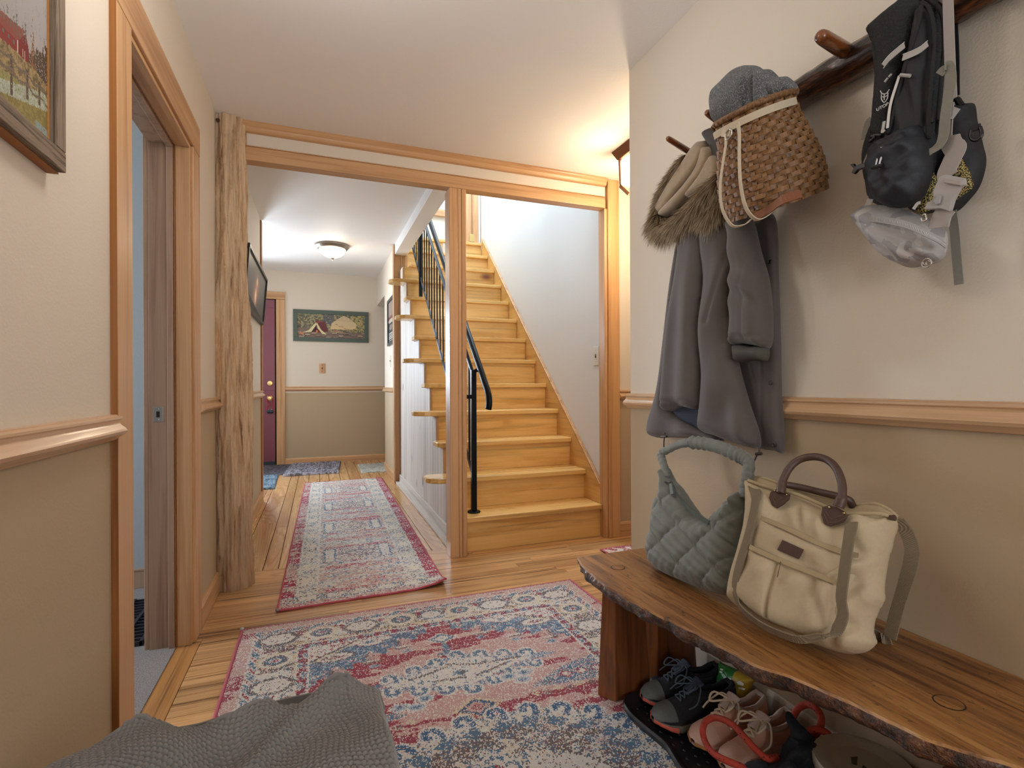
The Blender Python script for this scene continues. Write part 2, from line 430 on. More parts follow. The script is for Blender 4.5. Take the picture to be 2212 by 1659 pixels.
# ---- left doorway: casing, jamb, stops, strike plate
d1 = struct('door_1', 'fir cased doorway into the blue room')
bx('casing', M['trim'], d1, XL, -.455, 1.499, 1.608, 0, 1.942, .003)
bx('casing_edge', M['stain'], d1, XL, -.4555, 1.4965, 1.4985, 0, 2.062, 0)
bx('casing', M['trim'], d1, XL, -.455, 2.3155, 2.428, 0, 1.942, .003)
bx('head_casing', M['trimy'], d1, XL, -.4545, 1.499, 2.43, 1.9435, 2.063, .003)
bx('jamb', M['trim'], d1, -.514, XL + .006, 2.297, 2.315, 0, 1.942, .002)
bx('jamb', M['jamb'], d1, -.604, -.5155, 2.299, 2.315, 0, 1.942, .002)
bx('jamb', M['trim'], d1, -.604, XL + .006, 1.6085, 1.624, 0, 1.942, .002)
bx('door_stop', M['jamb'], d1, -.540, -.519, 2.284, 2.298, 0, 1.93, .002)
bx('stop_bead', M['stain'], d1, -.518, -.514, 2.290, 2.297, 0, 1.93, .001)
bx('back_casing', M['jamb'], d1, -.622, -.606, 2.306, 2.39, 0, 1.98, .003)
bx('back_casing', M['jamb'], d1, -.622, -.606, 1.52, 1.615, 0, 1.98, .003)
bx('head_jamb', M['trimy'], d1, -.514, XL + .006, 1.6245, 2.2965, 1.927, 1.942, .002)
bx('head_jamb', M['jamb'], d1, -.604, -.5155, 1.6245, 2.298, 1.93, 1.942, .002)
bx('door_stop', M['jamb'], d1, -.540, -.519, 1.6245, 2.2835, 1.915, 1.929, .002)
sp = bx('strike_plate', M['steel'], d1, -.588, -.556, 2.2975, 2.2992, .868, .925, .004)
bx('latch_hole', M['dark'], sp, -.578, -.567, 2.2965, 2.298, .885, .908, 0)
for zz in (.876, .917): MB().lathe([(.0032, 0), (.0032, .001), (0, .0015)], 10, (-.572, 2.2975, zz), (0, -1, 0)).build('screw', M['steel'], sp)
tag(MB().box(-3.1, -.625, 3.025, 3.04, .004, .09).box(-3.1, -.625, 3.022, 3.04, .09, .1).build('baseboard_bedroom', M['jamb'], bev=.002), kind='structure')

# ---- chair rails, baseboards
RAILP = [(0, 0), (.012, .002), (.018, .010), (.030, .018), (.034, .026), (.030, .033), (.022, .040), (.017, .048), (.018, .054), (.024, .058), (.024, .063), (.014, .066), (.014, .069), (0, .07)]
RAILP = [(a, b * .9) for a, b in RAILP]
def rail_y(n, x, sgn, y0, y1, z, m=None, slope=0.):
    a = [(x + sgn * p, y0, z + q) for p, q in RAILP]; b = [(x + sgn * p, y1, z + slope + q) for p, q in RAILP]
    return tag(MB().hexa(a, b).build('trim_%d' % n, m or M['rail'], smooth='auto', angle=25), 'moulded wooden chair rail', kind='structure')
def rail_x(n, yw, x0, x1, z):
    a = [(x0, yw - p, z + q) for p, q in RAILP]; b = [(x1, yw - p, z + q) for p, q in RAILP]
    return tag(MB().hexa(a, b).build('trim_%d' % n, M['railx'], smooth='auto', angle=25), 'moulded wooden chair rail', kind='structure')
rail_y(1, XL, 1, -.5, 1.50, .872); rail_y(2, XL, 1, 2.429, 2.85, .888); rail_y(3, XL, 1, 3.0, 4.93, .90, slope=.004)
rail_x(4, YF, -.405, .87, .94); rail_y(5, .75, -1, 5.42, 6.37, .925); rail_y(6, XR, -1, -.5, 1.885, .902); rail_x(7, 2.925, 1.853, 3.2, .905)
def base_y(side, x, sgn, y0, y1, h=.085, m=None):
    a = [(x, y0, 0), (x + sgn * .016, y0, 0), (x + sgn * .016, y0, h - .014), (x + sgn * .008, y0, h), (x, y0, h)]
    return tag(MB().hexa(a, [(q[0], y1, q[2]) for q in a]).build('baseboard_' + side, m or M['trimy'], bev=.001), kind='structure')
def base_x(side, y, x0, x1, h=.085):
    a = [(x0, y, 0), (x0, y - .016, 0), (x0, y - .016, h - .014), (x0, y - .008, h), (x0, y, h)]
    return tag(MB().hexa(a, [(x1, q[1], q[2]) for q in a]).build('baseboard_' + side, M['trimx'], bev=.001), kind='structure')
base_y('left', XL, 1, 2.429, 2.86, .1); base_y('hall_left', XL, 1, 3.0, 4.93, .1); base_x('far', YF, -.405, 1.25, .075)
base_y('hall_right', .75, -1, 5.42, 6.35, .09); base_x('nook', 2.925, 1.853, 3.2, .095); base_y('right', XR, -1, -.5, 1.87, .1, M['cream']); base_y('near_left', XL, 1, -.5, 1.457, .1)

# ---- cased beam, crown and posts
CR = [(2.925, 2.345), (2.885, 2.345), (2.882, 2.335), (2.888, 2.325), (2.897, 2.318), (2.901, 2.308), (2.908, 2.3), (2.925, 2.296)]
tag(MB().prism(CR, 0, -.39, 1.757).build('trim_8', M['trimx'], smooth='auto', angle=25), 'crown moulding above the cased beam', kind='structure')
tag(MB().box(-.39, 1.747, 2.905, 2.976, 2.153, 2.222).box(-.39, 1.747, 2.90, 2.93, 2.222, 2.227).build('trim_9', M['trimx'], bev=.003), 'long fir cased beam across the hall opening', kind='structure')
tag(MB().box(1.7475, 1.756, 2.915, 2.99, 2.155, 2.222).build('trim_10', M['trimx'], bev=.001), kind='structure')
p1 = struct('trim_11', 'fir post in the middle of the opening beside the stairs')
bx('board', M['trim'], p1, .711, .762, 2.905, 3.015, 0, 2.152, .003); bx('board', M['trim'], p1, .7635, .783, 2.907, 3.015, 0, 2.152, .002); bx('board', M['trim'], p1, .7845, .812, 2.905, 3.015, 0, 2.152, .003)
p2 = struct('trim_12', 'knotty pine post at the right of the stairs')
bx('board', M['pine'], p2, 1.768, 1.853, 2.902, 3.0, 0, ZC, .004); bx('board', M['trim'], p2, 1.747, 1.767, 2.915, 2.99, 0, 2.153, .002)
p3 = struct('trim_13', 'grooved fir corner post at the foot of the hall wall')
bx('board', M['trim'], p3, .722, .7345, 5.345, 5.43, 0, 2.455, .002)
for a, b in ((.7355, .795), (.7965, .818), (.8195, .835), (.8365, .868)): bx('board', M['pine'], p3, a, b, 5.372, 5.43, 0, 2.352, .002)
p4 = struct('trim_14', 'narrow fir edge trim where the left hall wall ends')
bx('board', M['stain'], p4, XL, XL + .012, 4.90, 4.949, 0, 2.44, .002); bx('board', M['trim'], p4, -.60, XL + .012, 4.951, 4.972, 0, 2.44, .002)

# ---- weathered log post
logm = NT('weathered_log'); p = logm.pos()
n1 = logm.noise(logm.vmul(p, (34, 34, 3.)), 1, 6, .68, .6); n2 = logm.noise(logm.vmul(p, (120, 120, 9)), 1, 3, .6)
n3 = logm.noise(logm.vmul(p, (8, 8, 1.3)), 1, 3, .6)
zf = logm.n('ShaderNodeSeparateXYZ', {'Vector': p}).outputs[2]
c = logm.ramp(n1, [(.30, lin('5d422c')), (.37, lin('a98765')), (.5, lin('cfb291')), (.75, lin('dfc9ab'))])
c = logm.mix(logm.n('ShaderNodeMapRange', {'Value': n3, 'From Min': .56, 'From Max': .7, 'To Min': 0., 'To Max': .5}).outputs[0], c, lin('c9935c'))
c = logm.mix(logm.math('MULTIPLY', logm.math('SUBTRACT', n2, .45), 1.0), c, lin('7d5c3f'))
c = logm.mix(logm.n('ShaderNodeMapRange', {'Value': zf, 'From Min': .0, 'From Max': .9, 'To Min': .45, 'To Max': 0.}).outputs[0], c, lin('7a4d2a'))
logm.bump(logm.math('ADD', n1, n2), .75, .006)
M['log'] = logm.fin(c, .75)
def logfn(a, t):
    z = t * 2.344; th = a * 2 * math.pi
    cx = -.413 + .006 * math.sin(z * 2.1 + 1); cyy = 2.915
    r0 = .083 - .006 * t + .012 * math.sin(z * 1.35 + .6) * sst(0, .5, t) + .010 * sst(.12, 0, t)
    q = (math.cos(th) * 3.2, math.sin(th) * 3.2, z * 2.2)
    r_ = r0 + .013 * fbm(q, 3) + .006 * fbm((math.cos(th) * 9, math.sin(th) * 9, z * 5), 3)
    cr = mnoise.noise(Vector((math.cos(th) * 7, math.sin(th) * 7, z * .55)))
    r_ -= .010 * max(0, 1 - abs(cr) / .03)
    cr2 = mnoise.noise(Vector((math.cos(th) * 5 + 9, math.sin(th) * 5, z * 9)))
    r_ -= .004 * max(0, 1 - abs(cr2) / .06)
    return (cx + r_ * math.cos(th) * 1.0, cyy + r_ * math.sin(th), z)
lp = tag(MB().grid(logfn, 110, 300, cu=True).build('log_post', M['log'], smooth=True), 'weathered grey brown log post from floor to ceiling at the hall opening', kind='structure')
def knot(parent, u, v, r_, m):
    c = onY(u, v, 2.84)
    MB().lathe([(r_, 0), (r_ * .8, .004), (r_ * .4, .002), (0, .006)], 14, c + Vector((0, .004, 0)), (.12, -1, 0)).build('knot', m, parent, smooth=True)
M['knot'] = plain('dark_knot', '4a2b18', .8, bump=.6, bscale=200)
for u, v, r_ in ((491, 987, .011), (494, 466, .008), (470, 258, .009)): knot(lp, u, v, r_, M['knot'])

# ---- far door with its glazed upper half
d2 = struct('door_2', 'maroon painted exterior door with brass deadbolt and knob')
M['maroon'] = plain('maroon_paint', '7a3f4e', .35, bump=.1, bscale=60)
g = NT('clear_glass'); M['glass'] = g.fin(lin('ffffff'), .0, **{'Transmission Weight': 1.0, 'IOR': 1.45})
mb = MB().box(-1.42, -.523, 7.17, 7.196, .045, .95).box(-1.42, -1.37, 7.17, 7.196, .95, 2.0).box(-.67, -.523, 7.17, 7.196, .95, 2.0).box(-1.42, -.523, 7.17, 7.196, 2.0, 2.105)
mb.build('door_leaf', M['maroon'], d2, bev=.002)
bx('glass_pane', M['glass'], d2, -1.37, -.67, 7.18, 7.186, .95, 2.0, 0)
bx('casing', M['trim'], d2, -.508, -.405, 7.176, 7.2, 0, 2.115, .003); bx('casing', M['trim'], d2, -1.53, -1.43, 7.176, 7.2, 0, 2.115, .003)
bx('head_casing', M['trimx'], d2, -1.53, -.405, 7.175, 7.2, 2.117, 2.21, .003)
bx('weatherstrip', M['dark'], d2, -.522, -.509, 7.185, 7.2, 0, 2.117, 0); bx('weatherstrip', M['dark'], d2, -1.43, -.509, 7.185, 7.2, 2.106, 2.117, 0)
bx('door_sweep', plain('blue_black_sweep', '27333f', .5), d2, -1.42, -.523, 7.166, 7.17, .006, .05, .001)
kb = onY(583, 828, 7.17)
MB().lathe([(.034, 0), (.034, .006), (.028, .012), (.014, .013), (.013, .022), (0, .023)], 24, kb, (0, -1, 0)).build('deadbolt', M['brass'], d2, smooth='auto')
kb = onY(583, 860, 7.17)
MB().lathe([(.036, 0), (.034, .008), (.015, .012), (.014, .035), (.026, .042), (.028, .055), (.022, .064), (0, .066)], 24, kb, (0, -1, 0)).build('door_knob', M['brass'], d2, smooth='auto')
ky = thing('key_lanyard', 'red lanyard with dark fobs hanging from the brass door knob', 'lanyard', kb + Vector((0, -.04, -.1)))
M['redcord'] = plain('red_cord', 'b0202c', .7)
MB().tube(catmull([kb + Vector(v) for v in ((-.028, -.03, -.02), (-.005, -.036, .034), (.028, -.03, -.01), (.036, -.02, -.06), (.03, -.02, -.14))], 5), .006, 6).build('cord', M['redcord'], ky, smooth=True)
MB().tube(catmull([kb + Vector(v) for v in ((-.028, -.03, -.02), (-.026, -.02, -.05), (.004, -.02, -.075), (-.03, -.02, -.11), (-.028, -.02, -.15))], 5), .006, 6).build('cord', M['redcord'], ky, smooth=True)
for dx in (-.012, .02):
    MB().lathe([(.0, -.008), (.02, -.006), (.023, 0), (.02, .006), (0, .008)], 16, kb + Vector((dx, -.02, -.172)), (0, -1, 0)).build('key_fob', plain('dark_blue_fob', '24313f', .4), ky, smooth=True)
    MB().tube([kb + Vector((dx, -.022, -.15)), kb + Vector((dx, -.022, -.135))], .006, 8).build('clip', M['steel'], ky)

# ---- windows that let the daylight in
w1 = struct('window_1', 'window in the alcove at the left of the hall')
for b in ((-1.92, -1.88, 5.40, 5.47, .85, 2.1), (-1.92, -1.88, 6.73, 6.8, .85, 2.1), (-1.92, -1.88, 5.4, 6.8, 2.03, 2.1), (-1.92, -1.86, 5.4, 6.8, .85, .92), (-1.97, -1.93, 6.08, 6.12, .9, 2.05)): bx('window_frame', M['trim'], w1, *b, .003)
w2 = struct('window_2', 'window trim glimpsed at the head of the stairs')
a, b_ = onY(945, 470, 5.75), onY(967, 449, 5.75)
bx('window_frame', M['trimx'], w2, a.x - .12, 1.6, 5.72, 5.75, onY(955, 469, 5.75).z, onY(955, 454, 5.75).z, .002)
bx('window_frame', M['trim'], w2, onY(963, 440, 5.75).x, onY(963, 440, 5.75).x + .05, 5.722, 5.75, onY(955, 454, 5.75).z, 3.6, .002)
bx('window_pane', plain('bright_pane', 'e8f2f8', .1), w2, a.x - .12, onY(963, 440, 5.75).x, 5.735, 5.75, onY(955, 454, 5.75).z, 3.6, 0)
d3 = struct('door_3', 'wood cased opening at the head of the stairs')
xa, xb, xc, xd = (onY(u, 500, 5.72).x for u in (1008, 1018, 1032, 1037))
bx('casing', M['trim'], d3, xa - .12, xb, 5.70, 5.76, 2.61, 4.7, .002); bx('casing', M['trim'], d3, xb + .003, xc, 5.69, 5.76, 2.61, 4.7, .002)
bx('jamb', plain('white_paint', 'e9edf0', .5), d3, xc, xd, 5.71, 5.76, 2.61, 4.7, .001); bx('casing', M['trim'], d3, xd, 1.772, 5.70, 5.76, 2.61, 4.7, .002)
bx('hinge', M['brass'], d3, xb - .03, xb + .03, 5.684, 5.69, 2.66, 2.75, .001)

# ================================================================ STAIRCASE
st = thing('staircase', 'varnished yellow pine staircase rising beside the hall', 'staircase', (1.28, 4.2, 0))
NST = 13
TH = .033
def nose(i): return NOSE1 + RUN * (i - 1)
def ztop(i): return Z1 + RISE * (i - 1)
for i in range(1, NST + 1):
    yn, zt = nose(i), ztop(i)
    left = .815 if i == 1 else (.634 if i % 2 == 0 else .748)
    if i >= 11: left = .865
    back = yn + RUN + .034 if i < NST else 5.76
    x1 = 1.747
    pts = [(x1, yn), (x1, back)]
    if left > .8: pts += [(left, back), (left, yn)]
    else:
        c_ = .075 if i % 2 == 0 else .03
        bk = yn + RUN - .02
        pts += [(.80, back), (.80, bk), (left + .03, bk), (left, bk - .04), (left, yn + c_), (left + c_ * .35, yn + c_ * .45), (left + c_ * .9, yn + .006), (left + c_ * 1.5, yn)]
    lo = [(a, b, zt - TH) for a, b in pts]; hi = [(a, b, zt) for a, b in pts]
    MB().hexa(lo, hi).build('tread', M['stairx'], st, bev=.006)
    z0 = 0 if i == 1 else ztop(i - 1)
    MB().box(.806 if i > 1 else .833, 1.7475, yn + .03, yn + .046, z0, zt - TH).build('riser', M['stairx'], st, bev=.001)
    if i > 1: MB().box(.789, .805, yn + .024, yn + .046, z0, zt - TH).build('riser_trim', M['trim'], st, bev=.001)
sk = [(2.99, .0), (2.99, .33), (5.60, 2.66), (5.60, 2.3), (3.25, .0)]
MB().prism(sk, 0, 1.748, 1.771).build('skirt_board', M['skirt'], st, bev=.002)
cap = [(2.985, .325), (2.985, .345), (5.60, 2.68), (5.60, 2.66)]
MB().prism(cap, 0, 1.744, 1.772).build('skirt_cap', M['trimy'], st, bev=.003)
# whitewashed boards closing the side, stepped under the treads
y = 3.018; k = 0
while y < 5.368:
    y1 = min(5.37, y + .092)
    prof = [(y + .0006, .02), (y1 - .0006, .02)]
    def top(yy):
        i = int(math.floor((yy - NOSE1 - .028) / RUN)) + 1
        return max(.02, ztop(max(1, min(i, 12))) - TH)
    ta, tb = top(y + .001), top(y1 - .001)
    if abs(ta - tb) < 1e-6: prof += [(y1 - .0006, tb), (y + .0006, ta)]
    else:
        i = int(math.floor((y1 - NOSE1 - .028) / RUN)) + 1; ys = NOSE1 + .028 + RUN * (i - 1)
        prof += [(y1 - .0006, tb), (ys, tb), (ys, ta), (y + .0006, ta)]
    MB().prism(prof, 0, .786, .8035).build('panel_board', M['white_pine'], st, bev=.0025)
    y = y1
bx('panel_base', M['white_piney'], st, .770, .786, 3.015, 5.372, .02, .095, .003)
bx('plinth_board', M['white_piney'], st, .735, .79, 3.012, 5.345, 0, .022, .004)

# ---- iron railing
rg = thing('stair_railing', 'black iron stair railing with thin balusters and sloping handrail', 'railing', (.9, 3.07, Z1))
RX = .90; sl = RISE / RUN
def zr(y, z0, y0=3.07): return z0 + (y - y0) * sl
bx('newel_post', M['iron'], rg, RX - .016, RX + .016, 3.054, 3.086, Z1 + .004, 1.10, .002)
MB().lathe([(.040, 0), (.042, .004), (.036, .010), (.024, .012), (0, .012)], 24, (RX, 3.07, Z1)).build('base_plate', M['iron'], rg, smooth='auto')
hp = catmull([(RX + .03, 2.865, .862), (RX + .034, 2.86, .90), (RX + .033, 2.875, .955), (RX + .03, 2.95, 1.035)], 5)[:-1] + [Vector((RX + .03, 3.0, 1.085)), Vector((RX + .03, 5.2, 1.085 + 2.2 * sl * .99))]
MB().tube(hp, .021, 10, flat=(1.0, .75)).build('handrail', M['iron'], rg, smooth=True)
MB().tube([(RX, 3.07, 1.085), (RX + .03, 3.04, 1.105)], .012, 8).build('bracket', M['iron'], rg)
bx('bracket', M['iron'], rg, RX - .07, RX - .01, 3.06, 3.08, .92, .945, .002)
MB().hexa([(RX - .006, 3.07, .405), (RX + .006, 3.07, .405), (RX + .006, 5.36, zr(5.36, .405) * .998), (RX - .006, 5.36, zr(5.36, .405) * .998)],
          [(RX - .006, 3.07, .44), (RX + .006, 3.07, .44), (RX + .006, 5.36, zr(5.36, .44) * .998), (RX - .006, 5.36, zr(5.36, .44) * .998)]).build('bottom_rail', M['iron'], rg, bev=.002)
MB().hexa([(RX - .01, 3.05, 1.035), (RX + .01, 3.05, 1.035), (RX + .01, 5.2, zr(5.2, 1.035, 3.05)), (RX - .01, 5.2, zr(5.2, 1.035, 3.05))],
          [(RX - .01, 3.05, 1.06), (RX + .01, 3.05, 1.06), (RX + .01, 5.2, zr(5.2, 1.06, 3.05)), (RX - .01, 5.2, zr(5.2, 1.06, 3.05))]).build('top_bar', M['iron'], rg, bev=.002)
bx('middle_post', M['iron'], rg, RX - .016, RX + .016, 4.80, 4.832, ztop(9) , zr(4.82, 1.04), .002)
yy = 3.17
while yy < 5.2:
    if abs(yy - 4.816) > .04:
        bx('baluster', M['iron'], rg, RX - .005, RX + .005, yy - .005, yy + .005, zr(yy, .41), zr(yy, 1.045), 0)
    yy += .104
# ================================================================ printed and woven surfaces (colour attributes painted cell by cell)
NR = np.random.default_rng(11)
def L3(c): return np.array(lin(c)[:3])
def vnoise(shape, cy, cx, oct=3, seed=0):
    """value noise over an array, cell sizes given in array cells"""
    r_ = np.random.default_rng(seed); out = np.zeros(shape); amp = 1; tot = 0
    for o in range(oct):
        sy, sx = max(1., cy / 2 ** o), max(1., cx / 2 ** o)
        ny, nx = int(shape[0] / sy) + 3, int(shape[1] / sx) + 3
        g = r_.random((ny, nx))
        yy, xx = np.arange(shape[0]) / sy, np.arange(shape[1]) / sx
        y0, x0 = yy.astype(int), xx.astype(int)
        fy, fx = yy - y0, xx - x0; fy = fy * fy * (3 - 2 * fy); fx = fx * fx * (3 - 2 * fx)
        a = g[np.ix_(y0, x0)]; b = g[np.ix_(y0, x0 + 1)]; c = g[np.ix_(y0 + 1, x0)]; d = g[np.ix_(y0 + 1, x0 + 1)]
        out += amp * ((a * (1 - fx) + b * fx) * (1 - fy[:, None]) + (c * (1 - fx) + d * fx) * fy[:, None])
        tot += amp; amp *= .55
    return out / tot
def grid_mesh(name, P, colors, m, parent=None, smooth=True):
    """P (nv+1, nu+1, 3) points, colors (nv, nu, 3) one colour for each cell"""
    nv, nu = colors.shape[:2]
    me = bpy.data.meshes.new(name)
    idx = np.arange((nv + 1) * (nu + 1)).reshape(nv + 1, nu + 1)
    q = np.stack([idx[:-1, :-1], idx[:-1, 1:], idx[1:, 1:], idx[1:, :-1]], -1).reshape(-1, 4)
    me.vertices.add(P.shape[0] * P.shape[1]); me.vertices.foreach_set('co', P.reshape(-1).astype(np.float32))
    me.loops.add(q.size); me.loops.foreach_set('vertex_index', q.reshape(-1).astype(np.int32))
    me.polygons.add(len(q)); me.polygons.foreach_set('loop_start', np.arange(0, q.size, 4, dtype=np.int32))
    me.polygons.foreach_set('use_smooth', np.full(len(q), smooth))
    me.update(calc_edges=True); me.validate()
    at = me.attributes.new('col', 'FLOAT_COLOR', 'FACE')
    at.data.foreach_set('color', np.concatenate([colors.reshape(-1, 3), np.ones((len(q), 1))], 1).reshape(-1).astype(np.float32))
    me.materials.append(m)
    o = bpy.data.objects.new(name, me); COL.objects.link(o); attach(o, parent)
    return o
class Canvas:
    def __init__(s, x0, x1, y0, y1, cell, jit=.0022, seed=5):
        s.nx, s.ny = int(round((x1 - x0) / cell)), int(round((y1 - y0) / cell))
        xs = x0 + (np.arange(s.nx) + .5) * (x1 - x0) / s.nx; ys = y0 + (np.arange(s.ny) + .5) * (y1 - y0) / s.ny
        r_ = np.random.default_rng(seed)
        s.X, s.Y = np.meshgrid(xs, ys); s.sh = s.X.shape
        s.X = s.X + r_.normal(0, jit, s.sh); s.Y = s.Y + r_.normal(0, jit, s.sh)
        s.r = r_.random(s.sh); s.C = np.zeros(s.sh + (3,)); s.rg = r_
    def fill(s, m, c, dens=1.):
        m = m & (s.rg.random(s.sh) < dens)
        s.C[m] = L3(c)
    def ell(s, cx, cy, rx, ry): return ((s.X - cx) / rx) ** 2 + ((s.Y - cy) / ry) ** 2
    def dia(s, cx, cy, rx, ry): return np.abs(s.X - cx) / rx + np.abs(s.Y - cy) / ry
    def seg(s, a, b, w_):
        ax, ay = a; bx_, by = b; dx, dy = bx_ - ax, by - ay
        t = np.clip(((s.X - ax) * dx + (s.Y - ay) * dy) / (dx * dx + dy * dy), 0, 1)
        return np.hypot(s.X - ax - t * dx, s.Y - ay - t * dy) < w_
    def poly(s, pts):
        ins = np.zeros(s.sh, bool); n = len(pts)
        for i in range(n):
            (x1, y1), (x2, y2) = pts[i], pts[(i + 1) % n]
            c = ((y1 > s.Y) != (y2 > s.Y)) & (s.X < (x2 - x1) * (s.Y - y1) / (y2 - y1 + 1e-12) + x1)
            ins ^= c
        return ins
RED, PINK, CRM, BLU, LBL, BRN, YEL = '9f4654', 'caa7a1', 'dfd9d2', '5f7d98', 'a3b5c5', '786867', 'd9cbac'
M['rug'] = vcol('rug_wool', .95, .9, 420)

def rug_points(cv, x0, x1, y0, y1, z, fz=None, fxy=None):
    gx, gy = np.meshgrid(np.linspace(x0, x1, cv.nx + 1), np.linspace(y0, y1, cv.ny + 1))
    r_ = np.random.default_rng(2)
    gz = z + r_.normal(0, .0009, gx.shape)
    if fz is not None: gz = gz + fz(gx, gy)
    if fxy is not None: gx, gy = fxy(gx, gy)
    return np.stack([gx, gy, gz], -1)

def entry_rug():
    x0, x1, y0, y1 = -.297, 1.196, .78, 2.348
    cv = Canvas(x0, x1, y0, y1, .0034); X, Y, r_ = cv.X, cv.Y, cv.r
    cx = .45; A = np.abs(X - cx)
    n1 = vnoise(cv.sh, 11, 46, 4, 1); n2 = vnoise(cv.sh, 37, 86, 3, 2); n3 = vnoise(cv.sh, 2.6, 3.4, 2, 3)
    red = (n1 * .65 + n2 * .35) > .515
    cv.C[:] = L3(PINK); cv.fill(red, RED, .92); cv.fill(~red, 'c88f8c', .22); cv.fill(~red, CRM, .14)
    # blue stepped corners
    st = np.floor(np.clip(A - .03, 0, 9) / .062) * .062
    bl = (Y > 2.045 - .52 * st) & (A > .05)
    cv.fill(bl, BLU, .93); cv.fill(bl & (n3 > .6), LBL, .6)
    for k in range(1, 8):
        for sg in (-1, 1):
            ex = cx + sg * (.03 + .062 * k); ey = 2.045 - .52 * .062 * (k - 1)
            if ey < 1.7: continue
            cv.fill(cv.ell(ex, ey + .022, .014, .008) < 1, CRM, .9); cv.fill(cv.ell(ex, ey + .022, .006, .004) < 1, RED, .8)
            if k in (2, 4, 6):
                m = (np.abs(X - ex) < .034) & (np.abs(Y - ey + .02) < .034)
                cv.fill(m, PINK, .8); cv.fill((np.abs(X - ex - sg * .012) < .006) & (np.abs(Y - ey + .02) < .036), BRN, .85)
                cv.fill((np.abs(X - ex - sg * .024) < .006) & (np.abs(Y - ey + .02) < .036), BLU, .85)
                cv.fill((np.abs(X - ex + sg * .004) < .030) & (np.abs(Y - ey + .05) < .005), BRN, .8)
                cv.fill((np.abs(X - ex + sg * .004) < .030) & (np.abs(Y - ey + .04) < .005), CRM, .8)
                cv.fill(cv.ell(ex - sg * .01, ey - .075, .022, .014) < 1, LBL, .7); cv.fill(cv.ell(ex - sg * .01, ey - .075, .013, .009) < 1, BLU, .6)
    for sg in (-1, 1):
        fx = cx + sg * .27
        for dx, dy, rx, ry in ((0, 0, .05, .03), (sg * .06, .01, .03, .018), (-sg * .055, .012, .03, .016)):
            cv.fill(cv.ell(fx + dx, 2.055 + dy, rx, ry) < 1, CRM, .9); cv.fill((cv.ell(fx + dx, 2.055 + dy, rx, ry) < 1.1) & (cv.ell(fx + dx, 2.055 + dy, rx, ry) > .8), RED, .5)
        cv.fill(cv.ell(fx, 2.055, .02, .014) < 1, BLU, .7)
        px = cx + sg * .40
        cv.fill(cv.ell(px, 1.985, .075, .034) < 1, BRN, .8); cv.fill(cv.ell(px, 1.985, .062, .026) < 1, CRM, .9)
        cv.fill(cv.ell(px + sg * .01, 1.985, .04, .012) < 1, BRN, .5); cv.fill(cv.ell(px - sg * .01, 1.98, .03, .007) < 1, RED, .6)
        tri = cv.poly([(cx + sg * .49, 2.10), (cx + sg * .30, 2.10), (cx + sg * .49, 1.98)])
        cv.fill(tri, CRM, .9); cv.fill(tri & (n3 > .57), RED, .7); cv.fill(cv.seg((cx + sg * .30, 2.095), (cx + sg * .49, 1.975), .004), BRN, .9)
        cv.fill(cv.seg((cx + sg * .29, 2.088), (cx + sg * .48, 1.968), .003), YEL, .9)
    # diamond and tassel
    d = cv.dia(.447, 1.982, .055, .036); cv.fill(d < 1.25, CRM, .7); cv.fill(d < 1, BLU, .95); cv.fill(d < .66, CRM, .95); cv.fill(d < .2, LBL, .5)
    cv.fill(cv.seg((.447, 1.93), (.447, 1.85), .013), BLU, .9); cv.fill(cv.dia(.447, 1.865, .05, .018) < 1, BLU, .85)
    # first medallion
    def hooks(pts, rad=.019, w_=.008, col=BLU, flip=1, halo=CRM):
        for i, (hx, hy, ax, ay) in enumerate(pts):
            n = math.hypot(ax, ay) or 1; ax, ay = ax / n, ay / n
            for c_, ww in ((halo, w_ + .008), (col, w_)):
                e = np.hypot(X - hx, Y - hy); side = (X - hx) * (-ay) + (Y - hy) * ax
                al = (X - hx) * ax + (Y - hy) * ay; sd2 = side * (1 if (i // 2) % 1 == 0 else -1)
                ring = ((np.abs(e - rad) < ww) & (al > -.003)) | ((np.abs(sd2 + rad) < ww) & (al <= 0) & (al > -rad * 1.5)) | (np.hypot(sd2 - rad * .8, al + .004) < ww * 1.25)
                cv.fill(ring, c_, .88)
    d = cv.dia(.47, 1.73, .34, .115) ; el = cv.ell(.47, 1.73, .29, .10)
    med = (d < 1.05) | (el < .62)
    cv.fill(med, LBL, .55); cv.fill(med & (n3 > .5), BLU, .75)
    inner = (cv.dia(.46, 1.73, .27, .09) < 1) | (cv.ell(.46, 1.73, .18, .06) < 1)
    cv.fill(inner, CRM, .95); cv.fill(inner & (n3 > .66), BLU, .6); cv.fill(inner & (n3 < .3), YEL, .4)
    hp = []
    for k in range(7):
        u_ = -.25 + k * .083
        yy = .105 * (1 - abs(u_) / .36)
        hp += [(.47 + u_, 1.73 + yy + .006, 0, 1), (.47 + u_, 1.73 - yy - .008, 0, -1)]
    hooks(hp)
    for a, b in (((.28, 1.735), (.42, 1.775)), ((.42, 1.79), (.52, 1.755)), ((.52, 1.755), (.68, 1.745)), ((.36, 1.70), (.46, 1.69)), ((.50, 1.685), (.62, 1.725))): cv.fill(cv.seg(a, b, .005), BRN, .85)
    cv.fill(cv.dia(.455, 1.725, .03, .02) < 1, BLU, .9); cv.fill(cv.dia(.46, 1.725, .012, .012) < 1, BRN, .9)
    # sprigs
    for fx, fy in ((.277, 1.585), (.639, 1.607), (.31, 1.62), (.23, 1.60), (.60, 1.64), (.665, 1.645)):
        cv.fill(cv.ell(fx, fy, .034, .024) < 1, CRM, .75); cv.fill(cv.ell(fx, fy, .026, .017) < 1, LBL, .75); cv.fill(cv.ell(fx, fy, .015, .010) < 1, BLU, .7)
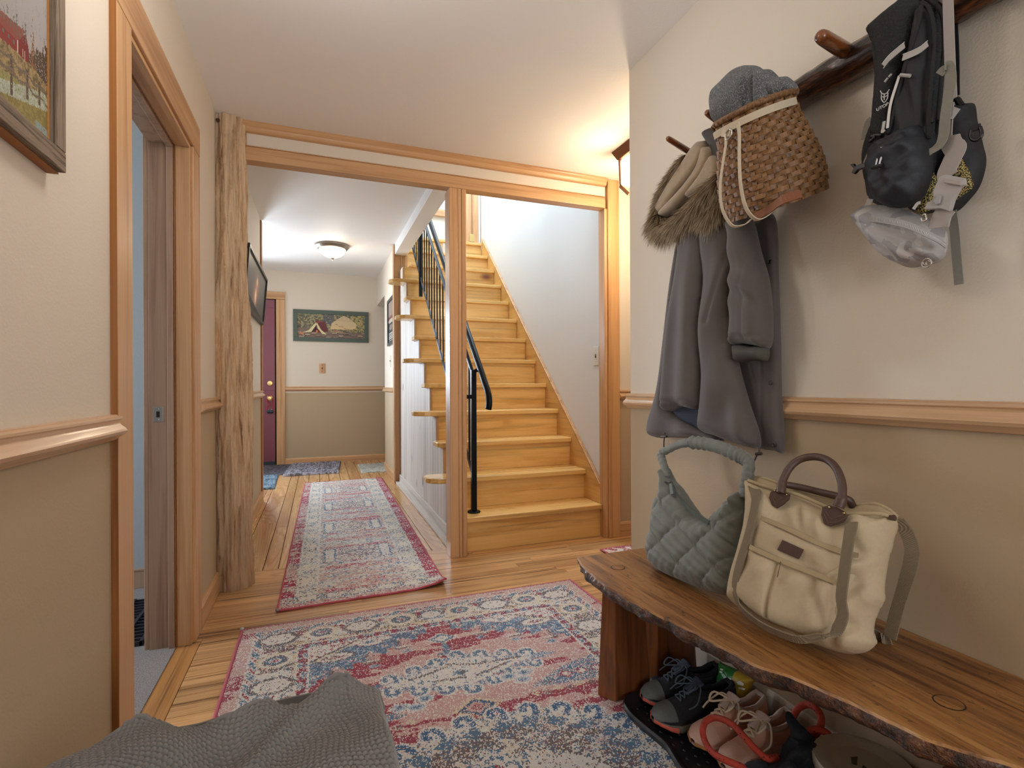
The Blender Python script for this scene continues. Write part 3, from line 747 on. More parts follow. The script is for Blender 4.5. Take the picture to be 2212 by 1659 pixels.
    for sg in (-1, 1):   # arrow shapes at the sides
        ax = cx + sg * .36
        m = cv.poly([(ax - sg * .16, 1.555), (ax - sg * .02, 1.63), (ax + sg * .16, 1.68), (ax + sg * .16, 1.53), (ax, 1.53)])
        cv.fill(m, CRM, .35); cv.fill(m, BLU, .7)
        for k in range(3):
            dd = cv.dia(ax - sg * .02 + sg * .06 * k, 1.585, .03, .022); cv.fill(dd < 1, RED, .8); cv.fill(dd < .6, CRM, .9)
        for k in range(8): cv.fill(cv.dia(ax - sg * .16 + sg * .04 * k, 1.52 - .012 * (k % 2), .02, .016) < 1, BRN if k % 2 else YEL, .6)
    d = cv.dia(.454, 1.518, .062, .044); cv.fill(d < 1.35, YEL, .6); cv.fill(d < 1, '4a6480', .95); cv.fill(d < .70, PINK, .95); cv.fill(d < .45, RED, .45)
    # second medallion
    m2 = ((np.abs(X - .47) / .42) ** 2.2 + (np.abs(Y - 1.13) / .335) ** 2.2)
    big = m2 < 1
    cv.fill(big, CRM, .95); cv.fill(big & (n3 > .60), BLU, .7); cv.fill(big & (n3 < .34), YEL, .5)
    ring = (m2 < .62) & (m2 > .20); nb = vnoise(cv.sh, 10, 16, 3, 8)
    cv.fill(ring & (nb > .47), BRN, .62); cv.fill(ring & (nb < .33), PINK, .4)
    cv.fill(big & (vnoise(cv.sh, 7, 9, 3, 41) > .52), BRN, .28); cv.fill(big & (vnoise(cv.sh, 9, 9, 3, 42) > .55), BLU, .35)
    ce = cv.ell(.55, 1.10, .17, .15) < 1; cv.fill(ce, CRM, .9); cv.fill(ce & (n3 > .68), BRN, .5)
    hp = []; hp2 = []
    for k in range(26):
        th = 2 * math.pi * k / 26 + .06
        c_, s_ = math.cos(th), math.sin(th); q = (abs(c_) ** 2.2 + abs(s_) ** 2.2) ** (-1 / 2.2)
        hp.append((.47 + .42 * q * c_, 1.13 + .335 * q * s_, c_, s_)); hp2.append((.47 + .35 * q * c_, 1.13 + .275 * q * s_))
    hooks(hp, .021, .010, '4a6c90')
    for hx, hy in hp2: cv.fill(cv.dia(hx, hy, .034, .026) < 1, BLU, .85)
    hooks([(.43, 1.27, 0, 1), (.40, 1.24, -1, 0), (.46, 1.24, 1, 0)], .026, .006, BLU); cv.fill(cv.dia(.43, 1.255, .02, .016) < 1, RED, .7)
    # borders
    e = np.minimum(np.minimum(X - x0, x1 - X), y1 - Y)
    along = np.where(y1 - Y <= np.minimum(X - x0, x1 - X), X, Y)
    cv.fill(e < .262, CRM, 1.)
    g1 = (e > .222) & (e < .255); ph = np.sin(along * 95)
    cv.fill(g1, BLU, .7); cv.fill(g1 & (ph > .45), RED, .8); cv.fill(g1 & (np.abs(ph) < .18), CRM, .9)
    wv = np.abs(e - .237 - .011 * np.sin(along * 42)) < .0045; cv.fill(wv, '8c3a4c', .8)
    cv.fill((e > .213) & (e < .219), YEL, .8)
    mb = (e > .092) & (e < .213)
    cv.fill(mb, CRM, .9); cv.fill(mb & (n1 > .50), BRN, .72); cv.fill(mb & (n3 > .63), BLU, .5); cv.fill(mb & (n3 < .28), YEL, .5); cv.fill(mb & (vnoise(cv.sh, 5, 5, 2, 12) > .68), RED, .45)
    cv.fill((e > .088) & (e < .093), CRM, .9)
    g2 = (e > .058) & (e < .088); ph = np.sin(along * 80 + e * 120)
    cv.fill(g2, CRM, .8); cv.fill(g2 & (ph > -.1), BLU, .8); cv.fill(g2 & (ph < -.75), RED, .7)
    cv.fill((e > .053) & (e < .058), CRM, .85)
    ob = e < .053; cv.fill(ob, PINK, .95); cv.fill(ob & (n1 * .5 + n2 * .5 > .53), RED, .85); cv.fill(ob & (r_ > .86), CRM); cv.fill(e < .009, 'b65a6b', .8)
    def ros(px, py, big_):
        if big_:
            cv.fill(cv.ell(px, py, .078, .056) < 1, BLU, .5); cv.fill(cv.ell(px, py, .072, .05) < 1, BRN, .8)
            lob = 1 + .14 * np.cos(6 * np.arctan2((Y - py) / .038, (X - px) / .056)); cv.fill(cv.ell(px, py, .058, .040) < lob, CRM, .97)
            for k in range(7):
                th = k * .9; cv.fill(cv.ell(px + .034 * math.cos(th), py + .022 * math.sin(th), .006, .004) < 1, BRN, .8)
        else:
            cv.fill(cv.ell(px, py, .066, .056) < 1, YEL, .75); cv.fill(cv.ell(px, py, .056, .046) < 1, CRM, .9); cv.fill(cv.ell(px, py, .043, .034) < 1, BRN, .85)
            cv.fill(cv.ell(px, py, .034, .027) < 1, BLU, .9); cv.fill(cv.ell(px, py, .022, .017) < 1, CRM, .6); cv.fill(cv.ell(px, py, .013, .010) < 1, RED, .8)
    for k, px in enumerate((-.151, .006, .163, .322, .45, .578, .737, .894, 1.051)):
        if k == 4: cv.fill(cv.ell(px, 2.205, .05, .042) < 1, BLU, .7); cv.fill(cv.ell(px, 2.205, .04, .034) < 1, CRM, .95)
        else: ros(px, 2.205, k % 2 == 0)
        if k < 8:
            qx = px + .078
            for s_ in (-1, 1): cv.fill(cv.dia(qx, 2.205 + s_ * .028, .016, .018) < 1, RED if s_ > 0 else CRM, .8)
            cv.fill(cv.dia(qx, 2.150, .05, .016) < 1, YEL, .85); cv.fill(cv.dia(qx, 2.152, .028, .008) < 1, BRN, .6)
    for k in range(1, 9):
        for px in (-.151, 1.051): ros(px, 2.205 - .168 * k, k % 2 == 0)
    wear = vnoise(cv.sh, 50, 50, 3, 21)
    cv.fill(r_ < .06 + .22 * (wear - .35).clip(0), CRM); cv.fill((r_ > .965), PINK)
    cv.C *= (.88 + .12 * (cv.rg.random(cv.sh) - .5))[..., None]
    o = thing('area_rug', 'large distressed red, blue and cream medallion rug before the bench', 'rug', (.45, 1.5, 0))
    grid_mesh('pile', rug_points(cv, x0, x1, y0, y1, .009, lambda gx, gy: -.006 * (np.minimum(np.minimum(gx - x0, x1 - gx), y1 - gy) < .004)), cv.C, M['rug'], o)
    bnd = plain('rose_binding', 'b85f72', .9, bump=.5, bscale=600)
    MB().tube([(x0, y0, .006), (x0, y1, .006)], .0055, 8).build('binding', bnd, o, smooth=True)
    MB().tube([(x1, y0, .006), (x1, y1, .006)], .0055, 8).build('binding', bnd, o, smooth=True)
    MB().tube([(x0, y1, .005), (x1, y1, .005)], .004, 8).build('binding', bnd, o, smooth=True)
    MB().lathe([(0, -.006), (.007, -.003), (.007, .003), (0, .007)], 8, (x0, y1, .012)).build('corner_knot', plain('pale_thread', 'b9c3cf', .9), o, smooth=True)
entry_rug()

def runner_rug():
    W, Lg = .775, 3.19
    cv = Canvas(0, W, 0, Lg, .0062, .003, 9); X, Y, r_ = cv.X, cv.Y, cv.r
    n1 = vnoise(cv.sh, 5, 40, 4, 31); n3 = vnoise(cv.sh, 2.4, 3.2, 2, 33); n2 = vnoise(cv.sh, 60, 30, 3, 34)
    cv.C[:] = L3('d9d2ca')
    fld = (X > .17) & (X < .62)
    cv.fill(fld & (n3 > .56), LBL, .7); cv.fill(fld & (n3 > .66), BLU, .6); cv.fill(fld & (n3 < .33), BRN, .40)
    cv.fill(fld & (n1 > .535), PINK, .75)
    for yb, x_a, x_b, t_ in ((.47, .20, .60, .05), (.62, .2, .55, .10), (.78, .25, .62, -.05), (1.02, .2, .5, .06), (1.13, .2, .6, .14), (1.5, .2, .6, .03), (1.68, .2, .52, .12), (1.85, .25, .6, -.04), (2.25, .2, .5, .1), (2.42, .3, .6, .03), (2.9, .25, .6, .06), (.14, .2, .6, .02), (.22, .25, .5, .08)):
        m = (np.abs(Y - yb - (X - .2) * t_ - .012 * np.sin(X * 60)) < .018 + .02 * (n1 - .4)) & (X > x_a) & (X < x_b)
        cv.fill(m, PINK, .8); cv.fill(m & (n1 > .47), 'b8566a', .62)
    for yc in (.69, 1.31, 1.99, 2.68):
        hh = .125
        box_ = (X > .205) & (X < .575) & (np.abs(Y - yc) < hh)
        cv.fill(box_, CRM, .55); cv.fill(box_ & (n3 > .55), '8d8f99', .5); cv.fill(box_ & (n3 < .4), BRN, .35)
        cv.fill((np.abs(X - .39) / .12 + np.abs(Y - yc) / .14 < 1) & (n3 > .5), '8a8288', .6)
        for xb in (.225, .545):
            m = (np.abs(X - xb) < .034) & (np.abs(Y - yc) < hh); cv.fill(m, CRM, .95)
            cv.fill((np.abs(np.abs(X - xb) - .030) < .006) & (np.abs(Y - yc) < hh), BLU, .8); cv.fill((np.abs(X - xb) < .030) & (np.abs(np.abs(Y - yc) - hh + .008) < .010), BLU, .65)
        cv.fill((np.abs(Y - yc) > hh) & (np.abs(Y - yc) < hh + .035) & (X > .2) & (X < .58) & (n1 > .49), 'b8566a', .55)
    # side borders
    for e, s_ in ((X, 0), (W - X, 1)):
        b = e < .17; cv.fill(b, 'd8d3cc', 1.); cv.fill(b & (n3 > .56), '8f9db2', .55); cv.fill(b & (n3 < .36), BRN, .5)
        ph = (Y / .21) % 1
        cv.fill(b & (((e - .115) / .034) ** 2 + ((ph - .5) * .21 / .05) ** 2 < 1), 'e2d9c9', .85)
        cv.fill(np.abs(e - .163) < .005, CRM, .9); cv.fill(np.abs(e - .072) < .004, CRM, .8)
        o_ = e < .062; cv.fill(o_, PINK if s_ == 0 else 'b46478', .8); cv.fill(o_ & (n3 > .52), BRN if s_ == 0 else CRM, .38)
        cv.fill(o_ & (n1 + .3 * n2 > (.70 if s_ == 0 else .60)), 'a63c52', .85)
    b = Y < .13; e = Y
    cv.fill(b & (e > .045), 'd6cec6', .6); cv.fill(b & (e > .045) & (n3 > .53), BLU, .5); cv.fill(b & (e > .045) & (n3 < .4), BRN, .5)
    for k in range(6): cv.fill(cv.ell(.12 + .125 * k, .09, .042, .026) < 1, CRM, .85)
    cv.fill(e < .04, PINK, .85); cv.fill((e < .04) & (n3 > .6), 'b05568', .5)
    cv.fill(r_ < .10, CRM); cv.fill((r_ > .95), '8f97a6')
    cv.C *= (1 + .10 * (cv.rg.random(cv.sh) - .5))[..., None]
    o = thing('runner_rug', 'long pale runner rug with rose edges down the middle of the hall', 'rug', (.2, 4, 0))
    th = -.010
    def fxy(gx, gy): return -.176 + gx * .99 + gy * .012, 2.493 + gy + gx * .033
    def fz(gx, gy):
        d_ = np.hypot(np.maximum(0, gx - .60), np.maximum(0, .16 - gy) * 1.2) * ((gx > .6) & (gy < .16))
        return .030 * np.clip((gx - .60) / .17, 0, 1) ** 2 * np.clip((.17 - gy) / .17, 0, 1) ** 2
    P = rug_points(cv, 0, W, 0, Lg, .008, fz, fxy)
    grid_mesh('pile', P, cv.C, M['rug'], o)
    bnd = plain('red_binding', 'b5505f', .9, bump=.5, bscale=600)
    for pts in (P[0, :, :], P[:, 0, :], P[:, -1, :], P[-1, :, :]):
        MB().tube([tuple(q - np.array((0, 0, .003))) for q in pts[::4]], .0055, 6).build('binding', bnd, o, smooth=True)
    MB().lathe([(0, -.006), (.008, -.003), (.008, .004), (0, .008)], 8, tuple(P[0, 0] + np.array((0, 0, .002)))).build('corner_knot', plain('grey_thread', '8d8a86', .9), o, smooth=True)
runner_rug()

# ---- small mats
def shag(name, label, x0, x1, y0, y1, cols, h, m_scale, skew=0.):
    nx, ny = int((x1 - x0) / .008), int((y1 - y0) / .008)
    r_ = np.random.default_rng(len(label))
    gx, gy = np.meshgrid(np.linspace(x0, x1, nx + 1), np.linspace(y0, y1, ny + 1))
    e = np.minimum(np.minimum(gx - x0, x1 - gx), np.minimum(gy - y0, y1 - gy))
    gz = np.where(e < .003, .002, h + r_.normal(0, h * .22, gx.shape))
    gx2 = gx + (gy - y0) * skew + r_.normal(0, .002, gx.shape)
    a = np.array([L3(c) for c in cols]); n = vnoise((ny, nx), 2.2, 3.0, 2, 5)
    C = a[np.clip(((n - .28) / .44 * len(cols)).astype(int), 0, len(cols) - 1)]
    o = grid_mesh(name, np.stack([gx2, gy + r_.normal(0, .001, gx.shape), gz], -1), C, M['rug'])
    return tag(o, label, 'mat')
shag('shag_mat', 'grey shaggy mat lying by the maroon door casing', -.385, .215, 6.22, 7.10, ['6a646c', '84808c', 'a29fae', 'b9b8c8'], .022, 1, .06)
shag('door_mat', 'flat dark ribbed mat in front of the maroon door', -1.3, -.33, 6.35, 7.15, ['46424a', '5b5963', '6c6c78'], .008, 1)
shag('blue_mat', 'small blue grey mat beside the left hall wall end', -1.2, -.405, 5.50, 6.30, ['4e6478', '6d8698', '86a0b2'], .015, 1, -.03)
shag('pale_mat', 'pale grey patterned mat by the opening at the end of the hall', .455, 1.2, 6.13, 6.80, ['a9aca6', 'c2c4bd', 'd3d4cc'], .009, 1)
sliver = Canvas(0, .9, 0, .8, .006, .003, 3); sliver.C[:] = L3(PINK); nn = vnoise(sliver.sh, 4, 6, 3, 4); sliver.fill(nn > .5, RED, .7); sliver.fill(nn < .42, CRM, .8); sliver.fill(np.minimum(sliver.X, .8 - sliver.Y) < .02, 'b85a6e', .9)
so = grid_mesh('side_rug', rug_points(sliver, 1.585, 2.485, 1.92, 2.722, .008), sliver.C, M['rug'])
tag(so, 'sliver of a red patterned rug peeking past the wall corner', 'rug')
gm = MB()
for k in range(9): gm.box(-1.25 + k * .075, -1.238 + k * .075, 2.35, 2.82, .006, .026)
for k in range(15): gm.box(-1.25, -.64, 2.35 + k * .033, 2.358 + k * .033, .006, .022)
g_ = gm.build('grid_mat', plain('black_rubber', '22242a', .6)); tag(g_, 'black open grid rubber mat on the grey carpet', 'mat')

# ---- pictures
M['print'] = vcol('printed_picture', .38, 0)
def picture(name, label, o3, eu, ev, n, w_, h, fr, depth, fm, paintf, inner=None, res=(90, 60), lip=None, glass=True):
    """o3 lower-left back corner, eu/ev/n unit axes (n out of the wall)"""
    o3, eu, ev, n = map(Vector, (o3, eu, ev, n))
    t = thing(name, label, 'picture', o3)
    def bar(u0, u1, v0, v1, d0, d1, nm, mt, bev=.002):
        c = [o3 + eu * u + ev * v + n * d for d in (d0, d1) for u, v in ((u0, v0), (u1, v0), (u1, v1), (u0, v1))]
        return MB().hexa(c[:4], c[4:]).build(nm, mt, t, bev=bev)
    g_ = .0006
    bar(0, w_, 0, fr, 0, depth, 'frame_rail', fm); bar(0, w_, h - fr, h, 0, depth, 'frame_rail', fm)
    bar(0, fr, fr + g_, h - fr - g_, 0, depth, 'frame_stile', fm); bar(w_ - fr, w_, fr + g_, h - fr - g_, 0, depth, 'frame_stile', fm)
    nu, nv = res
    U, V = np.meshgrid((np.arange(nu) + .5) / nu, (np.arange(nv) + .5) / nv)
    C = paintf(U, V)
    P = np.array([[tuple(o3 + eu * (fr + (w_ - 2 * fr) * i / nu) + ev * (fr + (h - 2 * fr) * j / nv) + n * depth * .55) for i in range(nu + 1)] for j in range(nv + 1)])
    grid_mesh('print', P, C, M['print'], t, smooth=False)
    return t
class PC(Canvas):
    def __init__(s, U, V, seed=4):
        s.X, s.Y = U.copy(), V.copy(); s.sh = U.shape; s.rg = np.random.default_rng(seed); s.r = s.rg.random(s.sh); s.C = np.zeros(s.sh + (3,))
def p_camp(U, V):
    c = PC(U, V); X, Y = c.X, c.Y; n = vnoise(c.sh, 3, 3, 3, 1); c.C[:] = L3('77725f')
    c.fill(n > .55, 'a39c74', .8); c.fill(n < .42, '54564f', .8); c.fill((np.abs(X - .45) < .08) & (Y > .6), '5a5c66', .7)
    lk = c.poly([(.48, .38), (.5, .62), (.58, .8), (.68, .97), (.76, .88), (.82, .76), (.88, .6), (.86, .42), (.75, .36)]); c.fill(lk, 'ccb792'); c.fill(lk & (Y < .5), 'd6b98c', .8); c.fill(lk & (Y > .72), 'bda68c', .6)
    c.fill((X > .8) & (n > .5) & ~lk, 'b0a068', .7)
    c.fill(c.poly([(.55, .62), (.97, .16), (.95, .1), (.55, .57)]) & (np.abs(np.sin(Y * 50 + X * 18)) > .9), '7a4a30')
    can = c.poly([(.52, .36), (.95, .10), (.88, .06), (.54, .25)]); c.fill(can, '9a6d50'); c.fill(can & (np.sin(Y * 90) > .2), 'b98a66', .8)
    rk = (Y < .24) | ((X < .2) & (Y < .4)); c.fill(rk, '7d6a60'); 
    for k in range(26):
        px, py = c.rg.random(), c.rg.random() * .24; c.fill(c.ell(px, py, .05, .045) < 1, '4e4244', .9); c.fill(c.ell(px, py + .012, .044, .035) < 1, ('9c8a78', 'a89684', '86756c')[k % 3])
    c.fill(c.poly([(.18, .26), (.27, .72), (.40, .68), (.45, .28), (.36, .2)]), '6a3a3e'); c.fill(c.poly([(.27, .72), (.31, .74), (.37, .66), (.30, .62)]), '8a4a48')
    c.fill(c.poly([(.06, .18), (.16, .30), (.265, .64), (.275, .55), (.20, .24)]), 'd8cfa4'); c.fill(c.poly([(.27, .64), (.285, .62), (.34, .34), (.42, .14), (.36, .16), (.29, .4)]), 'd8cfa4')
    c.fill(c.poly([(.2, .22), (.265, .5), (.30, .26)]), '4a2e34'); c.fill(c.ell(.06, .17, .03, .04) < 1, 'd07a52'); c.fill(c.ell(.28, .27, .012, .05) < 1, 'd68a4c')
    return c.C
def p_sunset(U, V):
    c = PC(U, V); X, Y = c.X, c.Y; g_ = np.exp(-((X - .52) / .07) ** 2)
    C = (.06 + .10 * Y)[..., None] * np.array((.9, .88, .85)) + .02
    C = C + (np.exp(-((X - .54) / .12) ** 2 - ((Y - .62) / .2) ** 2) * .22)[..., None] * np.array((1., .42, .25))
    C = C + (np.exp(-((X - .48) / .11) ** 2 - ((Y - .32) / .2) ** 2) * .28)[..., None] * np.array((1., .38, .22))
    C = C + (np.exp(-((X - .5) / .035) ** 2 - ((Y - .36) / .14) ** 2) * .8)[..., None] * np.array((1., .75, .4)) + (np.exp(-((X - .53) / .03) ** 2 - ((Y - .68) / .08) ** 2) * .6)[..., None] * np.array((1., .8, .5))
    C *= 1.5
    C[(Y < .30 - .28 * X)] = (.035, .037, .042)
    return C
def p_narrow(U, V):
    c = PC(U, V); X, Y = c.X, c.Y; c.C[:] = L3('3a3638'); c.fill(Y > .62, '8f7f74'); c.fill((Y > .55) & (Y < .64), '7a4030', .9); c.fill(c.ell(.5, .52, .5, .05) < 1, 'b5aca0'); c.fill(c.ell(.5, .36, .3, .07) < 1, '8c8480', .8)
    c.fill(Y < .24, '15161a'); 
    for k in range(5): c.fill((np.abs(Y - .035 - .045 * k) < .013) & (np.abs(X - .5) < .40) & (np.sin(X * 45 + k * 2) > -.5), 'd8d6d0')
    return c.C
def p_barn(U, V):
    c = PC(U, V); c.X = (U - .76) / .24; c.Y = V / .5; X, Y = c.X, c.Y; n = vnoise(c.sh, 3, 4, 3, 2); n2 = vnoise(c.sh, 8, 3, 3, 6)
    c.C[:] = L3('a7a2a1'); c.fill(n2 > .6, '9c9897', .5)
    hl = .40 + .0 * X
    c.fill((X > .55) & (Y < .44 + .20 * np.clip((X - .55) / .4, 0, 1) * n2 * 1.6 + .03) & (Y > .3), '57493d', .9); c.fill((X > .60) & (X < .72) & (Y < .60 * n2 + .22) & (Y > .38), '8a5f42', .7)
    hill = Y < np.interp(X, [0, .55, 1.], [.42, .42, .39]); c.fill(hill, '8b7757'); c.fill(hill & (n > .54), 'a38d66', .8); c.fill(hill & (n < .42), '6b6045', .8)
    c.fill(c.poly([(-.2, .36), (-.2, .46), (.34, .48), (.34, .40)]), '8a3c3a'); c.fill(c.poly([(.34, .40), (.34, .475), (.50, .575), (.56, .50), (.56, .405)]), '7d3433'); c.fill(c.poly([(-.2, .45), (-.2, .515), (.50, .585), (.34, .468)]), '8f5048')
    for k in range(3): c.fill((np.abs(X - .06 - .1 * k) < .016) & (np.abs(Y - .44) < .014), '6a706c')
    c.fill((np.abs(X - .335) < .006) & (Y > .40) & (Y < .472), 'cfc3b6'); c.fill((np.abs(X - .44) < .008) & (Y > .405) & (Y < .46), 'cfc3b6'); c.fill((np.abs(X - .475) < .005) & (Y > .40) & (Y < .455), 'cfc3b6')
    for k in range(9): c.fill((np.abs(X - .02 - k * .06) < .012) & (Y > .50) & (Y < .55 + .03 * ((k * 7) % 3) + .06 * X), '6e6a62', .6)
    g_ = Y < np.interp(X, [0, 1], [.20, .30]); c.fill(g_, '8a8554'); c.fill(g_ & (n > .5), '9a9364', .8)
    bd = (Y < np.interp(X, [0, 1], [.14, .34])) & (Y > np.interp(X, [0, 1], [.06, .22])); c.fill(bd, 'a3aa98', .8); c.fill(bd & (n > .55), 'b5b9ac', .7)
    lo = Y < np.interp(X, [0, 1], [.06, .22]); c.fill(lo, '83774a'); c.fill(lo & (n > .5), '968a55', .8); c.fill((Y < .09) & (X > .7), '8fa0a2', .8)
    for px, y0, y1 in ((.21, .10, .345), (.53, .17, .36), (.80, .21, .37)): c.fill((np.abs(X - px) < .026) & (Y > y0) & (Y < y1), '5d5148', .9)
    for dy in (0, .07): c.fill(np.abs(Y - .31 + dy - .02 * X - .012 * np.cos((X - .21) * 20)) < .010, '74685c', .9)
    return c.C
M['green_frame'] = plain('dark_green_frame', '4c5a52', .5, bump=.1, bscale=80)
M['black_frame'] = plain('black_frame', '23211f', .35, bump=.1, bscale=80)
M['barnwood'] = wood('weathered_barnwood', '94806c', '3a2d24', 1, .8, 130, 5., tone=.05, bump=.9, streak=.8)
M['barnwoodz'] = wood('weathered_barnwood_z', '94806c', '3a2d24', 2, .8, 130, 5., tone=.05, bump=.9, streak=.8)
picture('camping_picture', 'green framed wide picture of a tent and canoe on the far wall', (-.308, 7.2, 1.59), (1, 0, 0), (0, 0, 1), (0, -1, 0), .941, .412, .052, .022, M['green_frame'], p_camp, res=(160, 64))
ev = Vector((.032, 0, .39)).normalized()
picture('sunset_picture', 'black framed sunset photograph tilted out from the left hall wall', (-.469, 3.655, 1.53), (0, 1, 0), ev, Vector((1, 0, -.082)).normalized(), 1.215, .395, .022, .03, M['black_frame'], p_sunset, res=(150, 60))
picture('narrow_picture', 'narrow dark framed poster beside the stair corner post', (.75, 5.93, 1.45), (0, -1, 0), (0, 0, 1), (-1, 0, 0), .49, .51, .035, .025, M['black_frame'], p_narrow, res=(50, 70))
bp = picture('barn_picture', 'weathered wood framed picture of a red barn on the near left wall', (-.469, .50, 1.40), (0, 1, 0), (0, 0, 1), (1, 0, 0), .69, .60, .036, .029, M['barnwood'], p_barn, res=(420, 240))
for ch in bp.children:
    if ch.name.startswith('frame_stile'): ch.data.materials[0] = M['barnwoodz']
bx('frame_lip', plain('raw_orange_wood', 'c98a4c', .7, bump=.3, bscale=300), bp, -.461, -.4505, 1.1515, 1.1538, 1.437, 1.963, 0)
bx('frame_liner', plain('cream_liner', 'b7a488', .6), bp, -.4585, -.456, 1.135, 1.151, 1.437, 1.963, 0)
bx('frame_backing', plain('brown_backing', '9c6434', .7), bp, -.469, -.4515, .5, 1.189, 1.3965, 1.3995, 0)

# ---- switches
def switch(name, label, c, n, m, tm, side):
    c, n, side = Vector(c), Vector(n), Vector(side); t = thing(name, label, 'switch', c)
    def b(w_, h, d0, d1, nm, mt, dz=0, bev=.002):
        q = [c + side * a * w_ / 2 + Vector((0, 0, dz + e * h / 2)) + n * d for d in (d0, d1) for a, e in ((-1, -1), (1, -1), (1, 1), (-1, 1))]
        MB().hexa(q[:4], q[4:]).build(nm, mt, t, bev=bev)
    b(.076, .128, 0, .006, 'cover_plate', m); b(.010, .024, .006, .009, 'slot', M['dark'], 0, 0); b(.008, .014, .006, .016, 'toggle', tm, .004, .001)
    for dz in (-.04, .04): MB().lathe([(.004, .006), (.003, .008), (0, .008)], 10, c + Vector((0, 0, dz)), n).build('screw', tm, t)
switch('wall_switch', 'wooden switch plate under the green framed picture', (.042, 7.2, 1.239), (0, -1, 0), M['trim'], M['dark'], (1, 0, 0))
switch('wall_switch', 'almond switch under the narrow dark framed poster', (.75, 5.80, 1.278), (-1, 0, 0), M['almond'], M['almond'], (0, 1, 0))
switch('wall_switch', 'white switch at the edge of the pale stair wall', (1.772, 3.066, 1.20), (-1, 0, 0), plain('white_plastic', 'e6e2d8', .35), M['almond'], (0, 1, 0))

# ---- hall dome light
dm = thing('dome_light', 'flush ceiling dome light with frosted glass in the hall', 'ceiling light', (.137, 5.62, 2.462))
M['pewter'] = plain('brushed_pewter', '8c8378', .35, .9)
zc = 2.463
MB().lathe([(0, 0), (.155, 0), (.168, -.006), (.166, -.020), (.158, -.026), (.150, -.040), (.138, -.046), (0, -.046)], 40, (.137, 5.62, zc)).build('pan', M['pewter'], dm, smooth='auto')
fr = NT('frosted_glow'); M['frost'] = fr.fin(lin('fff4e2'), .5, **{'Emission Color': (1., .82, .58, 1), 'Emission Strength': 14.})
MB().lathe([(.132, -.047), (.128, -.062), (.112, -.086), (.088, -.107), (.055, -.122), (.02, -.129), (0, -.130)], 40, (.137, 5.62, zc)).build('glass_bowl', M['frost'], dm, smooth=True)
gb_ = dm.children[-1]
MB().lathe([(.018, -.129), (.020, -.136), (.010, -.142), (.012, -.150), (.005, -.158), (0, -.162)], 16, (.137, 5.62, zc)).build('finial', M['pewter'], gb_, smooth=True)
bpy.data.objects['hall_dome_bulb'].location = (.137, 5.62, zc - .21)

# ---- lantern round the corner
ln = thing('ceiling_lantern', 'glowing metal lantern on the ceiling just past the wall corner', 'ceiling light', (1.71, 2.45, ZC))
M['bronze'] = plain('aged_bronze', '6d4a34', .45, .7)
lx, ly = 1.71, 2.45; h_ = .122
MB().hexa([(lx - h_, ly - h_, ZC), (lx + h_, ly - h_, ZC), (lx + h_, ly + h_, ZC), (lx - h_, ly + h_, ZC)][::-1], [(lx - h_ * .8, ly - h_ * .8, ZC - .05), (lx + h_ * .8, ly - h_ * .8, ZC - .05), (lx + h_ * .8, ly + h_ * .8, ZC - .05), (lx - h_ * .8, ly + h_ * .8, ZC - .05)][::-1]).build('canopy', M['bronze'], ln, bev=.004)
q = h_ * .72
for sx in (-1, 1):
    for sy in (-1, 1):
        MB().tube([(lx + sx * q, ly + sy * q, ZC - .05), (lx + sx * q * .95, ly + sy * q * .95, ZC - .20)], .006, 6).build('cage_bar', M['bronze'], ln)
        MB().tube([(lx + sx * q * .95, ly + sy * q * .95, ZC - .20), (lx + sx * q * .55, ly + sy * q * .55, ZC - .255)], .012, 6).build('cage_foot', M['bronze'], ln)
gp = NT('lantern_glow'); M['lglow'] = gp.fin(lin('fff1d8'), .4, **{'Emission Color': (1., .78, .5, 1), 'Emission Strength': 9.})
for ax, s_ in ((0, -1), (0, 1), (1, -1), (1, 1)):
    b_ = [lx - q * .9, lx + q * .9, ly - q * .9, ly + q * .9, ZC - .20, ZC - .055]
    if ax == 0: b_[0], b_[1] = lx + s_ * q * .92 - .001, lx + s_ * q * .92 + .001
    else: b_[2], b_[3] = ly + s_ * q * .92 - .001, ly + s_ * q * .92 + .001
    bx('glass_pane', M['lglow'], ln, *b_, 0)
bpy.data.objects['lantern_bulb'].location = (lx, ly, ZC - .33)

# ---- ottoman with the quilted throw
ot = thing('ottoman', 'dark grey velvet ottoman under the quilted throw in the front corner', 'ottoman', (-.12, .7, 0))
vt = NT('charcoal_velvet'); p = vt.pos(); vn = vt.noise(p, 26, 4, .6)
vt.bump(vt.noise(p, 900, 2, .6), .4, .001)
M['velvet'] = vt.fin(vt.ramp(vn, [(.35, lin('2e2e30')), (.6, lin('464648')), (.8, lin('58585a'))]), .8, **{'Sheen Weight': .6, 'Sheen Roughness': .4})
of_ = [onZ(u, v, .405) for u, v in ((790, 1470), (700, 1482), (610, 1501), (520, 1526), (430, 1553), (330, 1572))]
of_ = [(.108, .30), (.108, of_[0].y - .01)] + [(min(.1, p_.x), p_.y) for p_ in of_] + [(-.385, of_[-1].y - .05), (-.385, .30)]
MB().hexa([(a, b, .10) for a, b in of_], [(a, b, .408) for a, b in of_]).build('seat', M['velvet'], ot, bev=.022)
for x_ in (-.35, .07):
    for y_ in (.34, 1.0): MB().lathe([(.014, .0112), (.022, .0995)], 12, (x_, y_, 0)).build('leg', M['dark'], ot)
th = NT('quilted_grey_fleece'); p = th.pos()
th.bump(th.noise(p, 1500, 2, .6), .5, .001)
M['throw'] = th.fin(th.mix(th.noise(p, 18, 4, .6), lin('6c6866'), lin('827e7b')), .9, **{'Sheen Weight': .4})
edge_t = catmull([onZ(u, v, .43) for u, v in ((232, 1592), (300, 1556), (390, 1550), (470, 1562), (520, 1556), (572, 1531), (606, 1536), (660, 1529), (690, 1512), (745, 1496), (790, 1478), (826, 1468))], 8)
